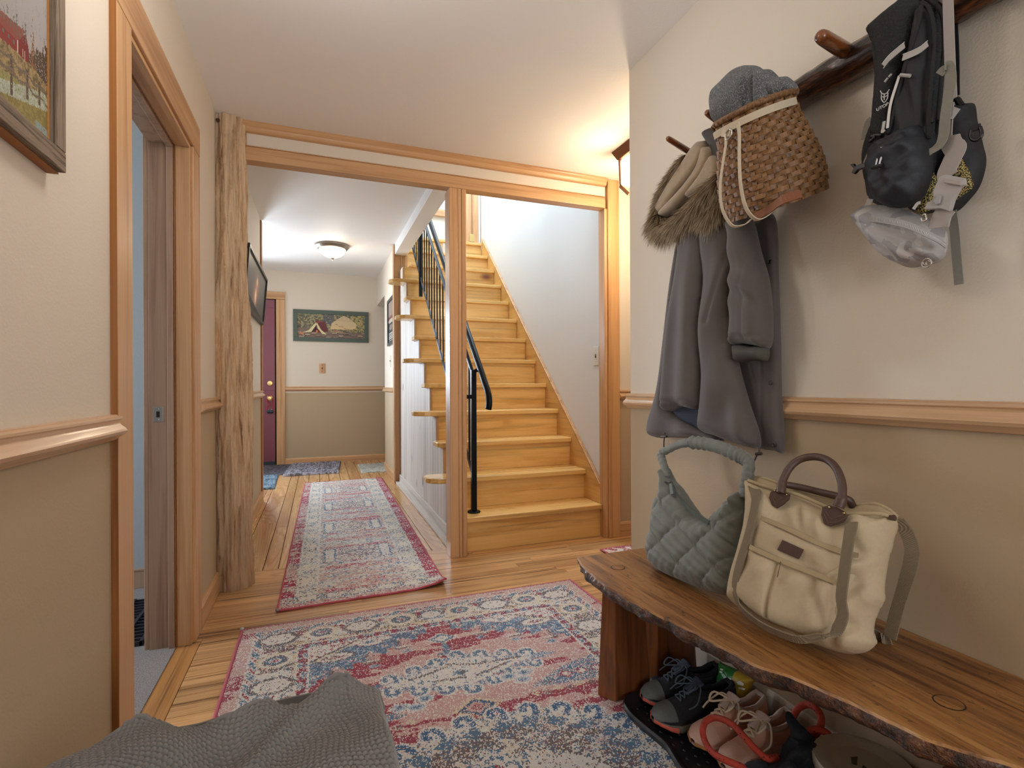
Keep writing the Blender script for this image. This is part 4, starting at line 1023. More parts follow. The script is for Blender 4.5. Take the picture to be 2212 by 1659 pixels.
ex = np.array([p.x for p in edge_t]); ey = np.array([p.y for p in edge_t])
def throwfn():
    nu, nv = 320, 330
    xs = np.linspace(-.40, .122, nu + 1); P = np.zeros((nv + 1, nu + 1, 3))
    far = np.interp(xs, ex, ey)
    far[xs < ex[0]] = ey[0] - (ex[0] - xs[xs < ex[0]]) * .9
    for j in range(nv + 1):
        t = j / nv; y_ = far * (1 - t) + .40 * t
        P[j, :, 0] = xs + .006 * np.sin(y_ * 30) * (xs > .05); P[j, :, 1] = y_
    X, Y = P[..., 0].copy(), P[..., 1].copy()
    D = np.interp(X.ravel(), xs, far).reshape(X.shape) - Y        # distance in from the far hem
    z = .430 + .010 * np.sin(X * 19 + Y * 8 + 1) + .012 * np.exp(-((X + .02 - (Y - .95) * .9) / .028) ** 2) + .016 * np.exp(-((X - .045 + (Y - 1.0) * .35) / .03) ** 2) + .012 * np.exp(-((X + .19 + (Y - .9) * .7) / .035) ** 2) + .008 * np.sin(Y * 26 - X * 9)
    z = z + .010 * np.exp(-D / .012) * np.sin(X * 40 + .5) - .002
    z -= np.clip((X - .098) / .024, 0, 1) ** 2 * .09 + np.clip((-.375 - X) / .025, 0, 1) ** 2 * .08
    # round tufts of the weave
    c_ = .0090; a = (X * .94 + D * .34 + .006 * np.sin(D * 40)) / c_; b = (D * .94 - X * .34 + .004 * np.sin(X * 50)) / c_
    row = np.floor(b); fa = (a + .5 * (row % 2)) % 1 - .5; fb = b % 1 - .5
    z += .0066 * np.sqrt(np.clip(1 - (fa ** 2 + fb ** 2) * 3.4, 0, 1))
    P[..., 2] = z
    return P
Pt = throwfn()
tw = thing('throw_blanket', 'grey bobbly quilted throw draped over the ottoman in front', 'throw', (-.12, .75, .42))
to = grid_mesh('cloth', Pt, np.ones((330, 320, 3)), M['throw'], tw)
hem = [tuple(q - np.array((0, 0, .004))) for q in Pt[0, ::6]]
MB().tube(hem, .005, 6).build('hem', M['throw'], tw, smooth=True)
MB().tube([tuple(q) for q in Pt[::8, -1]], .0035, 6).build('hem', plain('pale_hem', '9aa0a4', .9), tw, smooth=True)
# ================================================================ things on the coat rack
def proj(P):
    P = np.asarray(P, float) - np.array([0, 0, HC])
    x = P[..., 0] * cy_ - P[..., 1] * sy_; z = P[..., 0] * sy_ + P[..., 1] * cy_
    x = x * F / z; y = P[..., 2] * F / z
    return CX + x * cr_ - y * sr_, VH - (x * sr_ + y * cr_)

def soft(name, px, m, parent, p0, n=(-1, 0, 0), T=.03, D=.03, res=.006, fn=None, back=.15, pw=2.0, close=True):
    """stuffed or folded cloth piece: an outline measured on the plane (p0, n), swelling by T along n; fn(u, v, d) adds folds"""
    n = Vector(n).normalized(); p0 = Vector(p0)
    pts = [hit(u, v, p0, n) for u, v in px]
    pts = catmull(pts, 5, closed=True)
    o = pts[0]; e1 = (Vector((0, 0, 1)) - n * n.z).normalized(); e2 = n.cross(e1)
    q = np.array([((p - o).dot(e1), (p - o).dot(e2)) for p in pts])
    seg = np.hypot(*(np.roll(q, -1, 0) - q).T); L = seg.sum(); k = max(12, int(L / res))
    cum = np.concatenate([[0], np.cumsum(seg)]); qq = np.vstack([q, q[:1]])
    s_ = np.linspace(0, L, k, endpoint=False)
    bd = np.stack([np.interp(s_, cum, qq[:, 0]), np.interp(s_, cum, qq[:, 1])], 1)
    lo, hi = bd.min(0), bd.max(0)
    gx, gy = np.meshgrid(np.arange(lo[0], hi[0], res), np.arange(lo[1], hi[1], res))
    gx = gx + (np.arange(gx.shape[0]) % 2)[:, None] * res / 2
    g = np.stack([gx.ravel(), gy.ravel()], 1)
    x1, y1 = bd[:, 0], bd[:, 1]; x2, y2 = np.roll(x1, -1), np.roll(y1, -1)
    ins = np.zeros(len(g), bool); dist = np.full(len(g), 1e9)
    for a, b, c, d in zip(x1, y1, x2, y2):
        cr = ((b > g[:, 1]) != (d > g[:, 1])) & (g[:, 0] < (c - a) * (g[:, 1] - b) / (d - b + 1e-12) + a); ins ^= cr
        dx, dy = c - a, d - b; t = np.clip(((g[:, 0] - a) * dx + (g[:, 1] - b) * dy) / (dx * dx + dy * dy + 1e-12), 0, 1)
        dist = np.minimum(dist, np.hypot(g[:, 0] - a - t * dx, g[:, 1] - b - t * dy))
    keep = ins & (dist > res * .55); g = g[keep]; dist = dist[keep]
    allp = np.vstack([bd, g]); dd = np.concatenate([np.zeros(len(bd)), dist])
    V, E_, Fc, *_ = delaunay_2d_cdt([Vector(p) for p in allp], [(i, (i + 1) % k) for i in range(k)], [], 1, 1e-6)
    V = np.array([(v.x, v.y) for v in V])
    if len(V) != len(allp): dd = np.concatenate([dd, np.zeros(max(0, len(V) - len(allp)))])[:len(V)]
    r_ = np.clip(dd / D, 0, 1); h = T * (1 - (1 - r_) ** pw) ** (1 / pw)
    W3 = np.array(o)[None] + V[:, :1] * np.array(e1)[None] + V[:, 1:] * np.array(e2)[None]
    if fn is not None:
        U_, V_ = proj(W3); h = h + np.asarray(fn(U_, V_, dd)) * np.clip(dd / (res * 2.5), 0, 1)
    nn = np.array(n)[None]
    Fr = W3 + nn * h[:, None]
    mb = MB(); mb.add(Fr, [tuple(f) for f in Fc])
    if close:
        bh = -T * back * (1 - (1 - r_) ** 2) ** .5
        Bk = W3 + nn * bh[:, None]; kk = len(Fr)
        mb.v += [tuple(p) for p in Bk]; mb.f += [tuple(i + kk for i in f)[::-1] for f in Fc]
        me = mb.build(name, m, parent, smooth=True)
        bm = bmesh.new(); bm.from_mesh(me.data); bmesh.ops.remove_doubles(bm, verts=bm.verts, dist=1e-6); bmesh.ops.recalc_face_normals(bm, faces=bm.faces); bm.to_mesh(me.data); bm.free()
        return me
    return mb.build(name, m, parent, smooth=True)
def pxp(pts, x): return [onX(u, v, x) for u, v in pts]
def sst_np(x, a, b):
    t = np.clip((x - a) / (b - a), 0, 1); return t * t * (3 - 2 * t)
def G(x, c, w_): return np.exp(-((x - c) / w_) ** 2)

# ---- the log rack and its pegs
dl = NT('dark_varnished_log'); p = dl.pos()
n1 = dl.noise(dl.vmul(p, (40, 5, 40)), 1, 6, .7, .7); n2 = dl.noise(dl.vmul(p, (110, 26, 110)), 1, 3, .65)
c = dl.ramp(n1, [(.36, lin('170e0a')), (.49, lin('3a2012')), (.60, lin('6a3c1c')), (.77, lin('9a6232'))])
c = dl.mix(dl.n('ShaderNodeMapRange', {'Value': n2, 'From Min': .5, 'From Max': .62, 'To Min': 0., 'To Max': .8}).outputs[0], c, lin('22140c'))
dl.bump(dl.math('ADD', n1, n2), .5, .004)
M['darklog'] = dl.fin(c, .28, **{'Coat Weight': .5, 'Coat Roughness': .1})
M['peg'] = wood('varnished_peg', '8a4d22', '3a1c0e', 0, .2, 40, 6., tone=.06, coat=.6, bump=.3)
rk = thing('coat_rack', 'dark varnished half log coat rack with wooden pegs on the right wall', 'coat rack', (1.21, .9, 1.775))
cl = [(1.208, .10, 1.764, .044), (1.207, .45, 1.766, .043), (1.206, .62, 1.768, .041), (1.206, .85, 1.775, .038), (1.208, 1.05, 1.777, .038), (1.21, 1.25, 1.772, .036), (1.212, 1.36, 1.768, .033), (1.216, 1.43, 1.766, .030), (1.22, 1.475, 1.766, .024), (1.22, 1.482, 1.766, .012)]
C4 = catmull([Vector(q[:3]) for q in cl], 12); rad = np.interp(np.linspace(0, len(cl) - 1, len(C4)), range(len(cl)), [q[3] for q in cl])
mb = MB(); k = len(C4); nn = 28
for i, p in enumerate(C4):
    for j in range(nn):
        th = 2 * math.pi * j / nn; r_ = rad[i] * (1 + .12 * fbm((p.y * 9, math.cos(th) * 1.6, math.sin(th) * 1.6), 3)) + .004 * fbm((p.y * 26, math.cos(th) * 5, math.sin(th) * 5), 2)
        mb.v.append((min(1.249, p.x + r_ * math.cos(th)), p.y, p.z + r_ * math.sin(th)))
for i in range(k - 1):
    for j in range(nn): mb.f.append((i * nn + j, i * nn + (j + 1) % nn, (i + 1) * nn + (j + 1) % nn, (i + 1) * nn + j))
mb.f += [tuple(range(nn)), tuple((k - 1) * nn + j for j in range(nn))]
mb.build('log', M['darklog'], rk, smooth=True)
def peg(tip, base, r_):
    a, b = Vector(base), Vector(tip); d = (b - a).normalized(); L = (b - a).length
    MB().lathe([(r_ * 1.12, -.01), (r_ * 1.08, L * .4), (r_, L * .85), (r_ * .85, L * .96), (r_ * .5, L), (0, L + .001)], 18, a, d).build('peg', M['peg'], rk, smooth='auto')
for tu, bu, tx, bx_, r_ in (((1441, 298), (1486, 326), 1.075, 1.19, .0095), ((1526, 242), (1562, 268), 1.07, 1.175, .0105), ((1770, 76), (1822, 108), 1.05, 1.165, .0155)):
    peg(onX(*tu, tx), onX(*bu, bx_), r_)
for y_, z_ in ((1.04, 1.79), (.585, 1.79), (.30, 1.79)): peg((1.075, y_, z_ + .03), (1.18, y_, z_), .0135)

# ---- parka
pk = thing('parka', 'taupe grey hooded parka with fur trim hanging from the log rack', 'coat', (1.17, 1.15, 1.2))
ft = NT('taupe_shell_cloth'); p = ft.pos()
ft.bump(ft.math('ADD', ft.noise(p, 2200, 1, .5), ft.math('MULTIPLY', ft.noise(p, 22, 4, .6), 3.)), .25, .002)
M['parka'] = ft.fin(ft.mix(ft.noise(p, 16, 4, .6), lin('4a413e'), lin('5b524e')), .72, **{'Sheen Weight': .25})
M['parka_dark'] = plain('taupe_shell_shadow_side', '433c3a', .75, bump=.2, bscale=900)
M['navy'] = plain('navy_lining', '262c3c', .8)
M['rib'] = plain('grey_rib_knit', '514d49', .9, bump=.6, bscale=700)
M['gun'] = plain('gunmetal_snap', '5e5852', .35, .9)
bpn = soft('back_panel', [(1600, 470), (1640, 466), (1676, 472), (1683, 600), (1687, 720), (1690, 860), (1696, 972), (1672, 973), (1640, 968), (1600, 950), (1588, 850), (1592, 700), (1596, 560)], M['parka'], pk, (1.212, 0, 0), T=.022, D=.02, fn=lambda u, v, d: .003 * np.sin(v / 34) - .003 * G(u, 1650 + (v - 700) * .04, 3))
soft('side_panel', [(1477, 500), (1492, 500), (1480, 600), (1466, 700), (1455, 800), (1450, 880), (1474, 903), (1519, 926), (1566, 952), (1520, 947), (1460, 945), (1412, 942), (1408, 905), (1424, 850), (1434, 770), (1445, 690), (1462, 570)], M['parka'], pk, (1.178, 0, 0), T=.035, D=.03, fn=lambda u, v, d: .006 * np.sin((u * .8 + v * .25) / 9.) * sst_np(v, 520, 800))
soft('lining_panel', [(1450, 878), (1516, 876), (1522, 930), (1500, 921), (1470, 906)], M['navy'], pk, (1.152, 0, 0), T=.006, D=.02)
soft('front_panel', [(1489, 497), (1530, 492), (1529, 600), (1523, 700), (1524, 800), (1519, 881), (1480, 879), (1443, 885), (1447, 800), (1456, 700), (1470, 600)], M['parka'], pk, (1.150, 0, 0), T=.052, D=.042, fn=lambda u, v, d: .005 * np.sin((u - 1480) / 7. + v / 160) * sst_np(v, 520, 700) - .004 * G(v, 868 + 3 * np.sin(u / 6), 3))
soft('front_panel', [(1528, 486), (1586, 478), (1590, 560), (1584, 640), (1590, 735), (1601, 800), (1620, 868), (1643, 940), (1639, 968), (1600, 960), (1556, 944), (1519, 926), (1521, 860), (1524, 800), (1523, 700), (1529, 600)], M['parka'], pk, (1.158, 0, 0), T=.050, D=.05, fn=lambda u, v, d: .006 * np.sin((u - 1530) / 11. - v / 120) * sst_np(v, 560, 800) - .0035 * G(v, 935 + (u - 1520) * .26 + 2 * np.sin(u / 4), 3) + .004 * np.sin(v / 30 + u / 14) - .006 * G(u - 1528 - (800 - v) * .23, 0, 3) * (v < 700) * (v > 540))
def slv(u, v, d): return .008 * np.sin((v - u * .6) / 10.) * G(v, 625, 34) + .005 * np.sin((v + u * .5) / 14) * G(v, 560, 60) - .003 * G(u, 1634, 2.2) - .0035 * G(v, 727 + 2 * np.sin(u / 5), 3)
slo = soft('sleeve', [(1584, 478), (1624, 470), (1646, 545), (1664, 610), (1671, 690), (1667, 749), (1640, 748), (1612, 744), (1590, 744), (1593, 690), (1590, 640), (1592, 585), (1588, 520)], M['parka'], pk, (1.150, 0, 0), T=.058, D=.04, fn=slv)
soft('cuff', [(1595, 742), (1628, 746), (1660, 748), (1659, 779), (1630, 779), (1600, 784), (1594, 765)], M['rib'], slo, (1.148, 0, 0), T=.042, D=.03, fn=lambda u, v, d: .0012 * np.sin(u * 1.6))
for u, v in ((1664, 566), (1665, 827), (1674, 961)):
    c_ = onX(u, v, 1.184); MB().lathe([(.0062, 0), (.0062, .003), (.005, .004), (.0045, .003), (0, .003)], 18, c_, (-1, 0, 0)).build('snap', M['gun'], bpn, smooth='auto')
MB().tube(catmull([onX(u, v, 1.105) for u, v in ((1579, 690), (1586, 696), (1590, 708), (1585, 720))], 5), .0022, 6).build('pocket_zip', M['dark'], pk, smooth=True)
MB().tube([onX(1580, 708, 1.098), onX(1581, 716, 1.096)], .0035, 8).build('zip_pull', M['steel'], pk)
M['cord'] = plain('dark_drawcord', '45403e', .7)
for pts, x in ((((1436, 935), (1434, 960), (1436, 1000), (1435, 1036)), 1.10), (((1637, 955), (1640, 975), (1632, 990), (1615, 1030), (1590, 1075), (1573, 1092)), 1.10), (((1456, 590), (1452, 600), (1460, 622), (1468, 632)), 1.155)):
    MB().tube(catmull([onX(u, v, x) for u, v in pts], 6), .0022, 6).build('drawcord', M['cord'], pk, smooth=True)
for u, v in ((1434, 944), (1639, 981)): MB().tube([onX(u - 6, v, 1.10), onX(u + 6, v - 1, 1.10)], .0042, 8).build('cord_lock', M['gun'], pk, smooth='auto')
MB().tube([onX(1441, 947, 1.10), onX(1445, 959, 1.10)], .002, 6).build('zip_pull', M['steel'], pk)
# hood: lining folds, shell and fur
pl = NT('tan_plush'); p = pl.pos(); pl.bump(pl.noise(p, 900, 3, .7), .9, .003)
M['plush'] = pl.fin(pl.mix(pl.noise(p, 60, 4, .6), lin('9a7d58'), lin('cdb28a')), .95, **{'Sheen Weight': .7})
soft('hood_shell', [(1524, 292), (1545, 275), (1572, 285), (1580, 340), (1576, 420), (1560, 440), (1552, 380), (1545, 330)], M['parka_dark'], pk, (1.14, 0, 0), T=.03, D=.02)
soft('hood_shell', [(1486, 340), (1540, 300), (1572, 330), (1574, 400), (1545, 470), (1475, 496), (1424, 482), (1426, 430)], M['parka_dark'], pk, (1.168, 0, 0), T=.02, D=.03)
soft('hood_lining', [(1512, 312), (1530, 304), (1534, 330), (1508, 376), (1470, 420), (1440, 462), (1426, 450), (1446, 412), (1482, 356)], M['plush'], pk, (1.145, 0, 0), T=.035, D=.018)
soft('hood_lining', [(1530, 318), (1549, 325), (1540, 362), (1505, 410), (1462, 456), (1438, 470), (1436, 456), (1480, 410), (1516, 362)], M['plush'], pk, (1.132, 0, 0), T=.035, D=.016)
soft('hood_lining', [(1546, 336), (1562, 346), (1560, 392), (1525, 410), (1495, 428), (1490, 420), (1520, 380)], M['plush'], pk, (1.125, 0, 0), T=.03, D=.015)
def fur(paths, n, seed):
    r_ = random.Random(seed); vs, fs, cs = [], [], []
    core = MB()
    for pts, x, rad_, flow in paths:
        C_ = catmull([onX(u, v, x) for u, v in pts], 10); m = len(C_)
        core.tube(C_, [rad_ * .62 * (.6 + .4 * math.sin(math.pi * i / (m - 1))) for i in range(m)], 10)
        for _ in range(n):
            i = r_.randrange(m - 1); p = C_[i].lerp(C_[i + 1], r_.random()); t = (C_[i + 1] - C_[i]).normalized()
            a = Vector((0, 0, 1)) - t * t.z; a.normalize(); b = t.cross(a); th = r_.uniform(0, 2 * math.pi)
            out = a * math.cos(th) + b * math.sin(th)
            if out.x > .55: continue
            root = p + out * rad_ * .5
            L = r_.uniform(.6, 1.25) * rad_ * 1.35
            d = (out * .75 + Vector(flow) * .9 + t * r_.uniform(-.35, .35) + Vector((0, 0, -.3)) + Vector((r_.gauss(0, .16), r_.gauss(0, .16), r_.gauss(0, .16)))).normalized()
            sd = d.cross(Vector((r_.gauss(0, 1), r_.gauss(0, 1), r_.gauss(0, 1)))).normalized(); w_ = r_.uniform(.0004, .0008)
            tint = r_.random()
            base = L3('2c221c') * (.6 + .6 * r_.random()); midc = L3('7d6248') if tint < .6 else L3('a08660'); tip = L3('e0cfb2') if tint < .75 else L3('4a4440')
            k = len(vs); q1 = root + d * L * .45 + Vector((0, 0, -.002)); q2 = root + d * L + Vector((0, 0, -.008)) * (L / .03)
            vs += [root - sd * w_, root + sd * w_, q1 - sd * w_ * .8, q1 + sd * w_ * .8, q2]
            fs += [(k, k + 1, k + 3, k + 2), (k + 2, k + 3, k + 4)]; cs += [base, base, midc, midc, tip]
    core.build('fur_core', plain('fur_skin', '4c3e30', .9), pk, smooth=True)
    o = MB().add(vs, fs).build('fur_trim', M['fur'], pk)
    at = o.data.attributes.new('col', 'FLOAT_COLOR', 'POINT')
    at.data.foreach_set('color', np.array([list(c) + [1] for c in cs], np.float32).ravel())
    o['kind'] = 'stuff'
M['fur'] = vcol('faux_fur', .6, 0)
fur([(((1486, 340), (1455, 378), (1430, 425), (1418, 468)), 1.135, .024, (0, .5, -.3)), (((1418, 470), (1428, 492), (1455, 488), (1490, 462)), 1.115, .036, (-.2, .4, -.7)), (((1462, 488), (1500, 455), (1535, 412), (1568, 384)), 1.105, .036, (-.2, .35, -.6)), (((1568, 390), (1560, 430), (1540, 462), (1528, 478)), 1.115, .032, (0, .2, -.8))], 6500, 5)

# ---- pack basket
bk = thing('pack_basket', 'brown woven splint pack basket with webbing straps on the log rack', 'basket', (1.09, 1.05, 1.6))
M['splint'] = wood('brown_ash_splint', '8f663e', '54361f', 1, .45, 120, 18, tone=.20, bump=.5)
M['stake'] = wood('brown_ash_stake', '8c643c', '52351f', 2, .45, 120, 18, tone=.16, bump=.5)
ct, cb = onX(1628, 240, 1.035), onX(1676, 446, 1.128)
axv = (cb - ct); HB = axv.length
QB = Vector((0, 0, -1)).rotation_difference(axv.normalized())
def bpt(th, t, dr=0.):
    """t 0 at the rim, 1 at the base"""
    a, b = .083 + .030 * sst(0, .75, t) - .006 * sst(.8, 1, t), .086 + .030 * sst(0, .75, t) - .006 * sst(.8, 1, t)
    c_, s_ = math.cos(th), math.sin(th); q = (abs(c_) ** 2.6 + abs(s_) ** 2.6) ** (-1 / 2.6)
    return ct + axv * t + QB @ Vector(((a * q + dr) * c_, (b * q + dr) * s_, 0))
NS, NW = 30, 21
for k in range(NS):
    th = 2 * math.pi * k / NS; path = []; side = []
    for i in range(NW * 3 + 1):
        t = i / (NW * 3); ph = (i / 3 - .5) * math.pi
        path.append(bpt(th, t, .0022 * math.sin(ph) * (1 if k % 2 else -1))); side.append(bpt(th + .05, t) - bpt(th - .05, t))
    MB().ribbon(path, .0105, .0014, side).build('stake', M['stake'], bk)
ax_n = axv.normalized()
for j in range(NW):
    t = (j + .5) / NW; path = []
    NN = NS * 4
    for i in range(NN + 1):
        th = 2 * math.pi * i / NN; ph = (i / 4) * math.pi
        path.append(bpt(th, t, .0034 * math.cos(ph) * (-1 if j % 2 else 1) + .0006))
    MB().ribbon(path, HB / NW * .96, .0013, tuple(ax_n)).build('weaver', M['splint'], bk)
MB().tube([bpt(2 * math.pi * i / 60, -.012, .003) for i in range(60)], .0075, 10, closed=True).build('rim_hoop', M['splint'], bk, smooth=True)
lash = MB()
for i in range(36):
    th = 2 * math.pi * i / 36
    lash.tube([bpt(th, .022, .006), bpt(th + .03, -.012, .0115), bpt(th + .07, -.042, .003), bpt(th + .10, -.012, -.006)], .0022, 6)
lash.build('rim_lashing', M['splint'], bk, smooth=True)
MB().grid(lambda a, b: bpt(2 * math.pi * a, 1.0, -.004) * b + cb * (1 - b), 40, 4, cu=True).build('base', M['stake'], bk)
wb = NT('cream_webbing'); p = wb.pos(); wb.bump(wb.noise(p, 1200, 2, .5), .5, .001)
M['webbing'] = wb.fin(wb.mix(wb.noise(p, 900, 1, .5), lin('b7a58a'), lin('dccfb6')), .85)
MB().ribbon([bpt(2.30 + 2.75 * i / 50, .085, .0085) for i in range(51)], .017, .0022, tuple(ax_n)).build('band_strap', M['webbing'], bk)
bst = [c_ for c_ in bk.children if c_.name.startswith('band_strap')][0]
def bstrap(pts, xs, wd=.017):
    P = [onX(u, v, x) for (u, v), x in zip(pts, xs)]
    MB().ribbon(catmull(P, 8), wd, .0022, (.45, .9, 0.1)).build('shoulder_strap', M['webbing'], bk)
bstrap(((1594, 268), (1597, 290), (1597, 340), (1600, 400), (1612, 450), (1634, 474), (1658, 466), (1672, 446)), (.930, .930, .930, .935, .955, .985, 1.01, 1.04))
bstrap(((1567, 290), (1568, 310), (1562, 350), (1556, 400), (1560, 450), (1580, 486), (1606, 486), (1622, 474)), (.945, .943, .945, .95, .962, .985, 1.0, 1.02))
MB().tube([onX(1574, 290, .935) + Vector((0, .011 * math.cos(a), .011 * math.sin(a))) for a in np.linspace(0, 6.283, 21)[:-1]], .0022, 8, closed=True).build('ring', M['steel'], bst, smooth=True)
MB().ribbon([onX(1560, 288, .948), onX(1568, 288, .942), onX(1578, 287, .937)], .016, .003, (0, 0, 1)).build('ring_tab', M['webbing'], bst)
M['leather'] = plain('red_brown_leather', '7d4a2c', .5, bump=.4, bscale=260, var=.2)
MB().ribbon(catmull([onX(1630, 470, 1.01), onX(1662, 452, 1.0), onX(1690, 432, 1.0), onX(1730, 418, 1.03)], 5), .022, .003, (.2, .2, 1)).build('base_strap', M['leather'], bk)

# ---- grey wool mittens on top of the basket
ml = NT('heathered_grey_wool'); p = ml.pos(); n1 = ml.noise(p, 300, 3, .75)
ml.bump(ml.noise(p, 800, 3, .7), 1., .004)
M['wool'] = ml.fin(ml.ramp(n1, [(.40, lin('1a1c20')), (.52, lin('43464b')), (.66, lin('b4b6b7'))]), .95, **{'Sheen Weight': .5})
mt = thing('wool_mitten', 'grey heathered wool mitten standing in the pack basket, the larger left one', 'mitten', onX(1600, 230, 1.06))
soft('palm', [(1560, 272), (1547, 250), (1543, 226), (1552, 196), (1575, 172), (1598, 150), (1620, 141), (1642, 145), (1653, 160), (1654, 195), (1648, 240), (1610, 262)], M['wool'], mt, (1.06, 0, 0), T=.05, D=.045, back=.8, res=.005, fn=lambda u, v, d: .004 * np.sin((u + v) / 13) - .008 * G(u - 1640 + (v - 180) * .1, 0, 4))
soft('thumb', [(1640, 232), (1636, 190), (1640, 160), (1652, 150), (1662, 165), (1664, 200), (1660, 230)], M['wool'], mt, (1.045, 0, 0), T=.03, D=.02, back=.5, res=.005)
mt2 = thing('wool_mitten', 'grey heathered wool mitten flopped over the basket rim, the smaller right one', 'mitten', onX(1685, 190, 1.07))
soft('palm', [(1652, 215), (1654, 180), (1656, 152), (1668, 152), (1682, 166), (1700, 165), (1715, 177), (1717, 196), (1704, 212), (1690, 220)], M['wool'], mt2, (1.075, 0, 0), T=.04, D=.03, back=.8, res=.005, fn=lambda u, v, d: .003 * np.sin((u - v) / 9))

# ---- black hydration vest
hv = thing('hydration_vest', 'black running vest pack with grey reflective stripes hanging at the right', 'vest', (1.15, .68, 1.6))
bm_ = NT('black_mesh_cloth'); p = bm_.pos(); vo = bm_.n('ShaderNodeTexVoronoi', {'Vector': p, 'Scale': 420.}).outputs['Distance']
bm_.bump(vo, .7, .002); M['vestmesh'] = bm_.fin(bm_.mix(vo, lin('0d0f10'), lin('2c2f31')), .8)
M['vest'] = plain('black_nylon', '1b1d21', .62, bump=.35, bscale=700, var=.15)
M['vest_ripstop'] = plain('black_ripstop', '20232a', .62, bump=.3, bscale=300, var=.2)
M['piping'] = plain('black_piping', '141517', .7, bump=.4, bscale=900)
M['reflect'] = plain('grey_reflective_tape', 'a9a6a2', .4); M['white_edge'] = plain('white_edge', 'd7d5d1', .6)
M['grey_web'] = plain('grey_sand_webbing', '8f8b80', .8, bump=.8, bscale=800); M['bplast'] = plain('black_plastic', '121316', .3)
soft('back_panel', [(1950, 2), (1990, -25), (2046, -25), (2042, 70), (2036, 160), (2030, 250), (2026, 330), (2014, 400), (1992, 432), (1940, 446), (1886, 438), (1874, 400), (1868, 340), (1880, 290), (1900, 240), (1915, 120)], M['vestmesh'], hv, (1.185, 0, 0), T=.03, D=.03, fn=lambda u, v, d: .004 * np.sin(u / 12 + v / 40))
soft('front_strap', [(1950, -2), (1965, -20), (1990, 10), (1984, 50), (1968, 105), (1948, 170), (1935, 235), (1922, 300), (1893, 300), (1884, 280), (1890, 220), (1894, 160), (1888, 102), (1875, 66), (1897, 42), (1925, 18)], M['vestmesh'], hv, (1.150, 0, 0), T=.022, D=.02, fn=lambda u, v, d: .003 * np.sin(v / 25))
soft('front_panel', [(1984, 26), (2000, 15), (2014, 40), (2018, 110), (2010, 200), (2004, 300), (1960, 320), (1915, 320), (1930, 255), (1948, 175), (1968, 105)], M['vest'], hv, (1.148, 0, 0), T=.026, D=.02, fn=lambda u, v, d: .004 * np.sin((u * 1.2 - v * .3) / 9) * sst_np(v, 100, 220))
for pts, x in ((((1887, 100), (1894, 160), (1890, 220), (1884, 285)), 1.137), (((1990, 12), (1984, 50), (1966, 110), (1946, 175), (1930, 245), (1918, 290)), 1.122), (((1990, 5), (2008, 22), (2018, 70), (2014, 150), (2006, 240), (2006, 300)), 1.13), (((1980, -10), (2010, 0), (2034, 30), (2040, 90), (2034, 170), (2026, 260)), 1.158), (((1876, 64), (1900, 42), (1940, 8), (1960, -12)), 1.138)):
    MB().tube(catmull(pxp(pts, x), 6), .0042, 8).build('edge_binding', M['piping'], hv, smooth=True)
for pts in (((1908, 141), (1920, 126), (1938, 110), (1954, 97)), ((1950, 124), (1970, 116), (1988, 107), (2004, 94))):
    MB().ribbon(catmull(pxp(pts, 1.116), 5), .0135, .0012, (.1, -.3, 1)).build('reflective_stripe', M['reflect'], hv)
    for d_ in (-6.5, 6.5): MB().tube(catmull(pxp([(u, v + d_) for u, v in pts], 1.1155), 5), .0008, 5).build('stripe_edge', M['white_edge'], hv)
MB().ribbon(catmull(pxp(((1917, 277), (1921, 240), (1927, 212), (1943, 163)), 1.116), 5), .0052, .0014, (0, 1, .1)).build('zip_tape', M['white_edge'], hv)
MB().tube(pxp(((1945, 162), (1966, 164)), 1.112), .0034, 8).build('zip_pull', M['reflect'], hv, smooth='auto')
for a, b in (((1911, 177), (1918, 168)), ((1920, 166), (1926, 160))): MB().tube(pxp((a, b), 1.118), .0022, 6).build('stitch_tab', M['reflect'], hv)
def text(body, name, loc, size, m, parent, rot, ext=.0006):
    cu = bpy.data.curves.new(name, 'FONT'); cu.body = body; cu.size = size; cu.extrude = ext; cu.align_x = 'CENTER'; cu.align_y = 'CENTER'
    o = bpy.data.objects.new(name, cu); COL.objects.link(o); cu.materials.append(m); o.matrix_world = Matrix.Translation(loc) @ rot.to_4x4()
    bpy.context.view_layer.update()
    me = bpy.data.meshes.new_from_object(o); mo = bpy.data.objects.new(name, me); mw = o.matrix_world.copy()
    bpy.data.objects.remove(o); COL.objects.link(mo); me.transform(mw)
    if parent: attach(mo, parent)
    return mo
# text frame on the right wall: x to -Y, y up, out of the wall -X
WR = Matrix(((0, 0, -1), (-1, 0, 0), (0, 1, 0)))
text('UTOP', 'lettering', onX(1906, 231, 1.118), .0095, M['white_edge'], hv, WR @ Matrix.Rotation(R(3), 3, 'Z'))
em = MB()
for pts in (((1902, 196), (1905, 202), (1914, 202), (1921, 193)), ((1904, 204), (1904, 214), (1910, 221), (1917, 212), (1918, 200)), ((1910, 203), (1910, 216)), ((1906, 209), (1909, 210)), ((1912, 209), (1916, 206))):
    em.tube(catmull(pxp(pts, 1.118), 5), .0009, 5)
em.build('emblem', M['white_edge'], hv)
pou = soft('pouch', [(1889, 330), (1900, 312), (1930, 294), (1967, 276), (1988, 271), (2003, 300), (2015, 342), (2011, 392), (1988, 434), (1948, 450), (1907, 442), (1890, 414), (1884, 370)], M['vest_ripstop'], hv, (1.128, 0, 0), T=.055, D=.05, res=.005, fn=lambda u, v, d: .006 * np.sin((u * .6 + v) / 7.) * G(v, 320, 40) + .004 * np.sin((u - v * .5) / 9 + np.sin(v / 14)) + .004 * np.sin((v + u * .3) / 13) + .003 * np.sin((u * .8 + v * .9) / 5.5) * G(v, 400, 50))
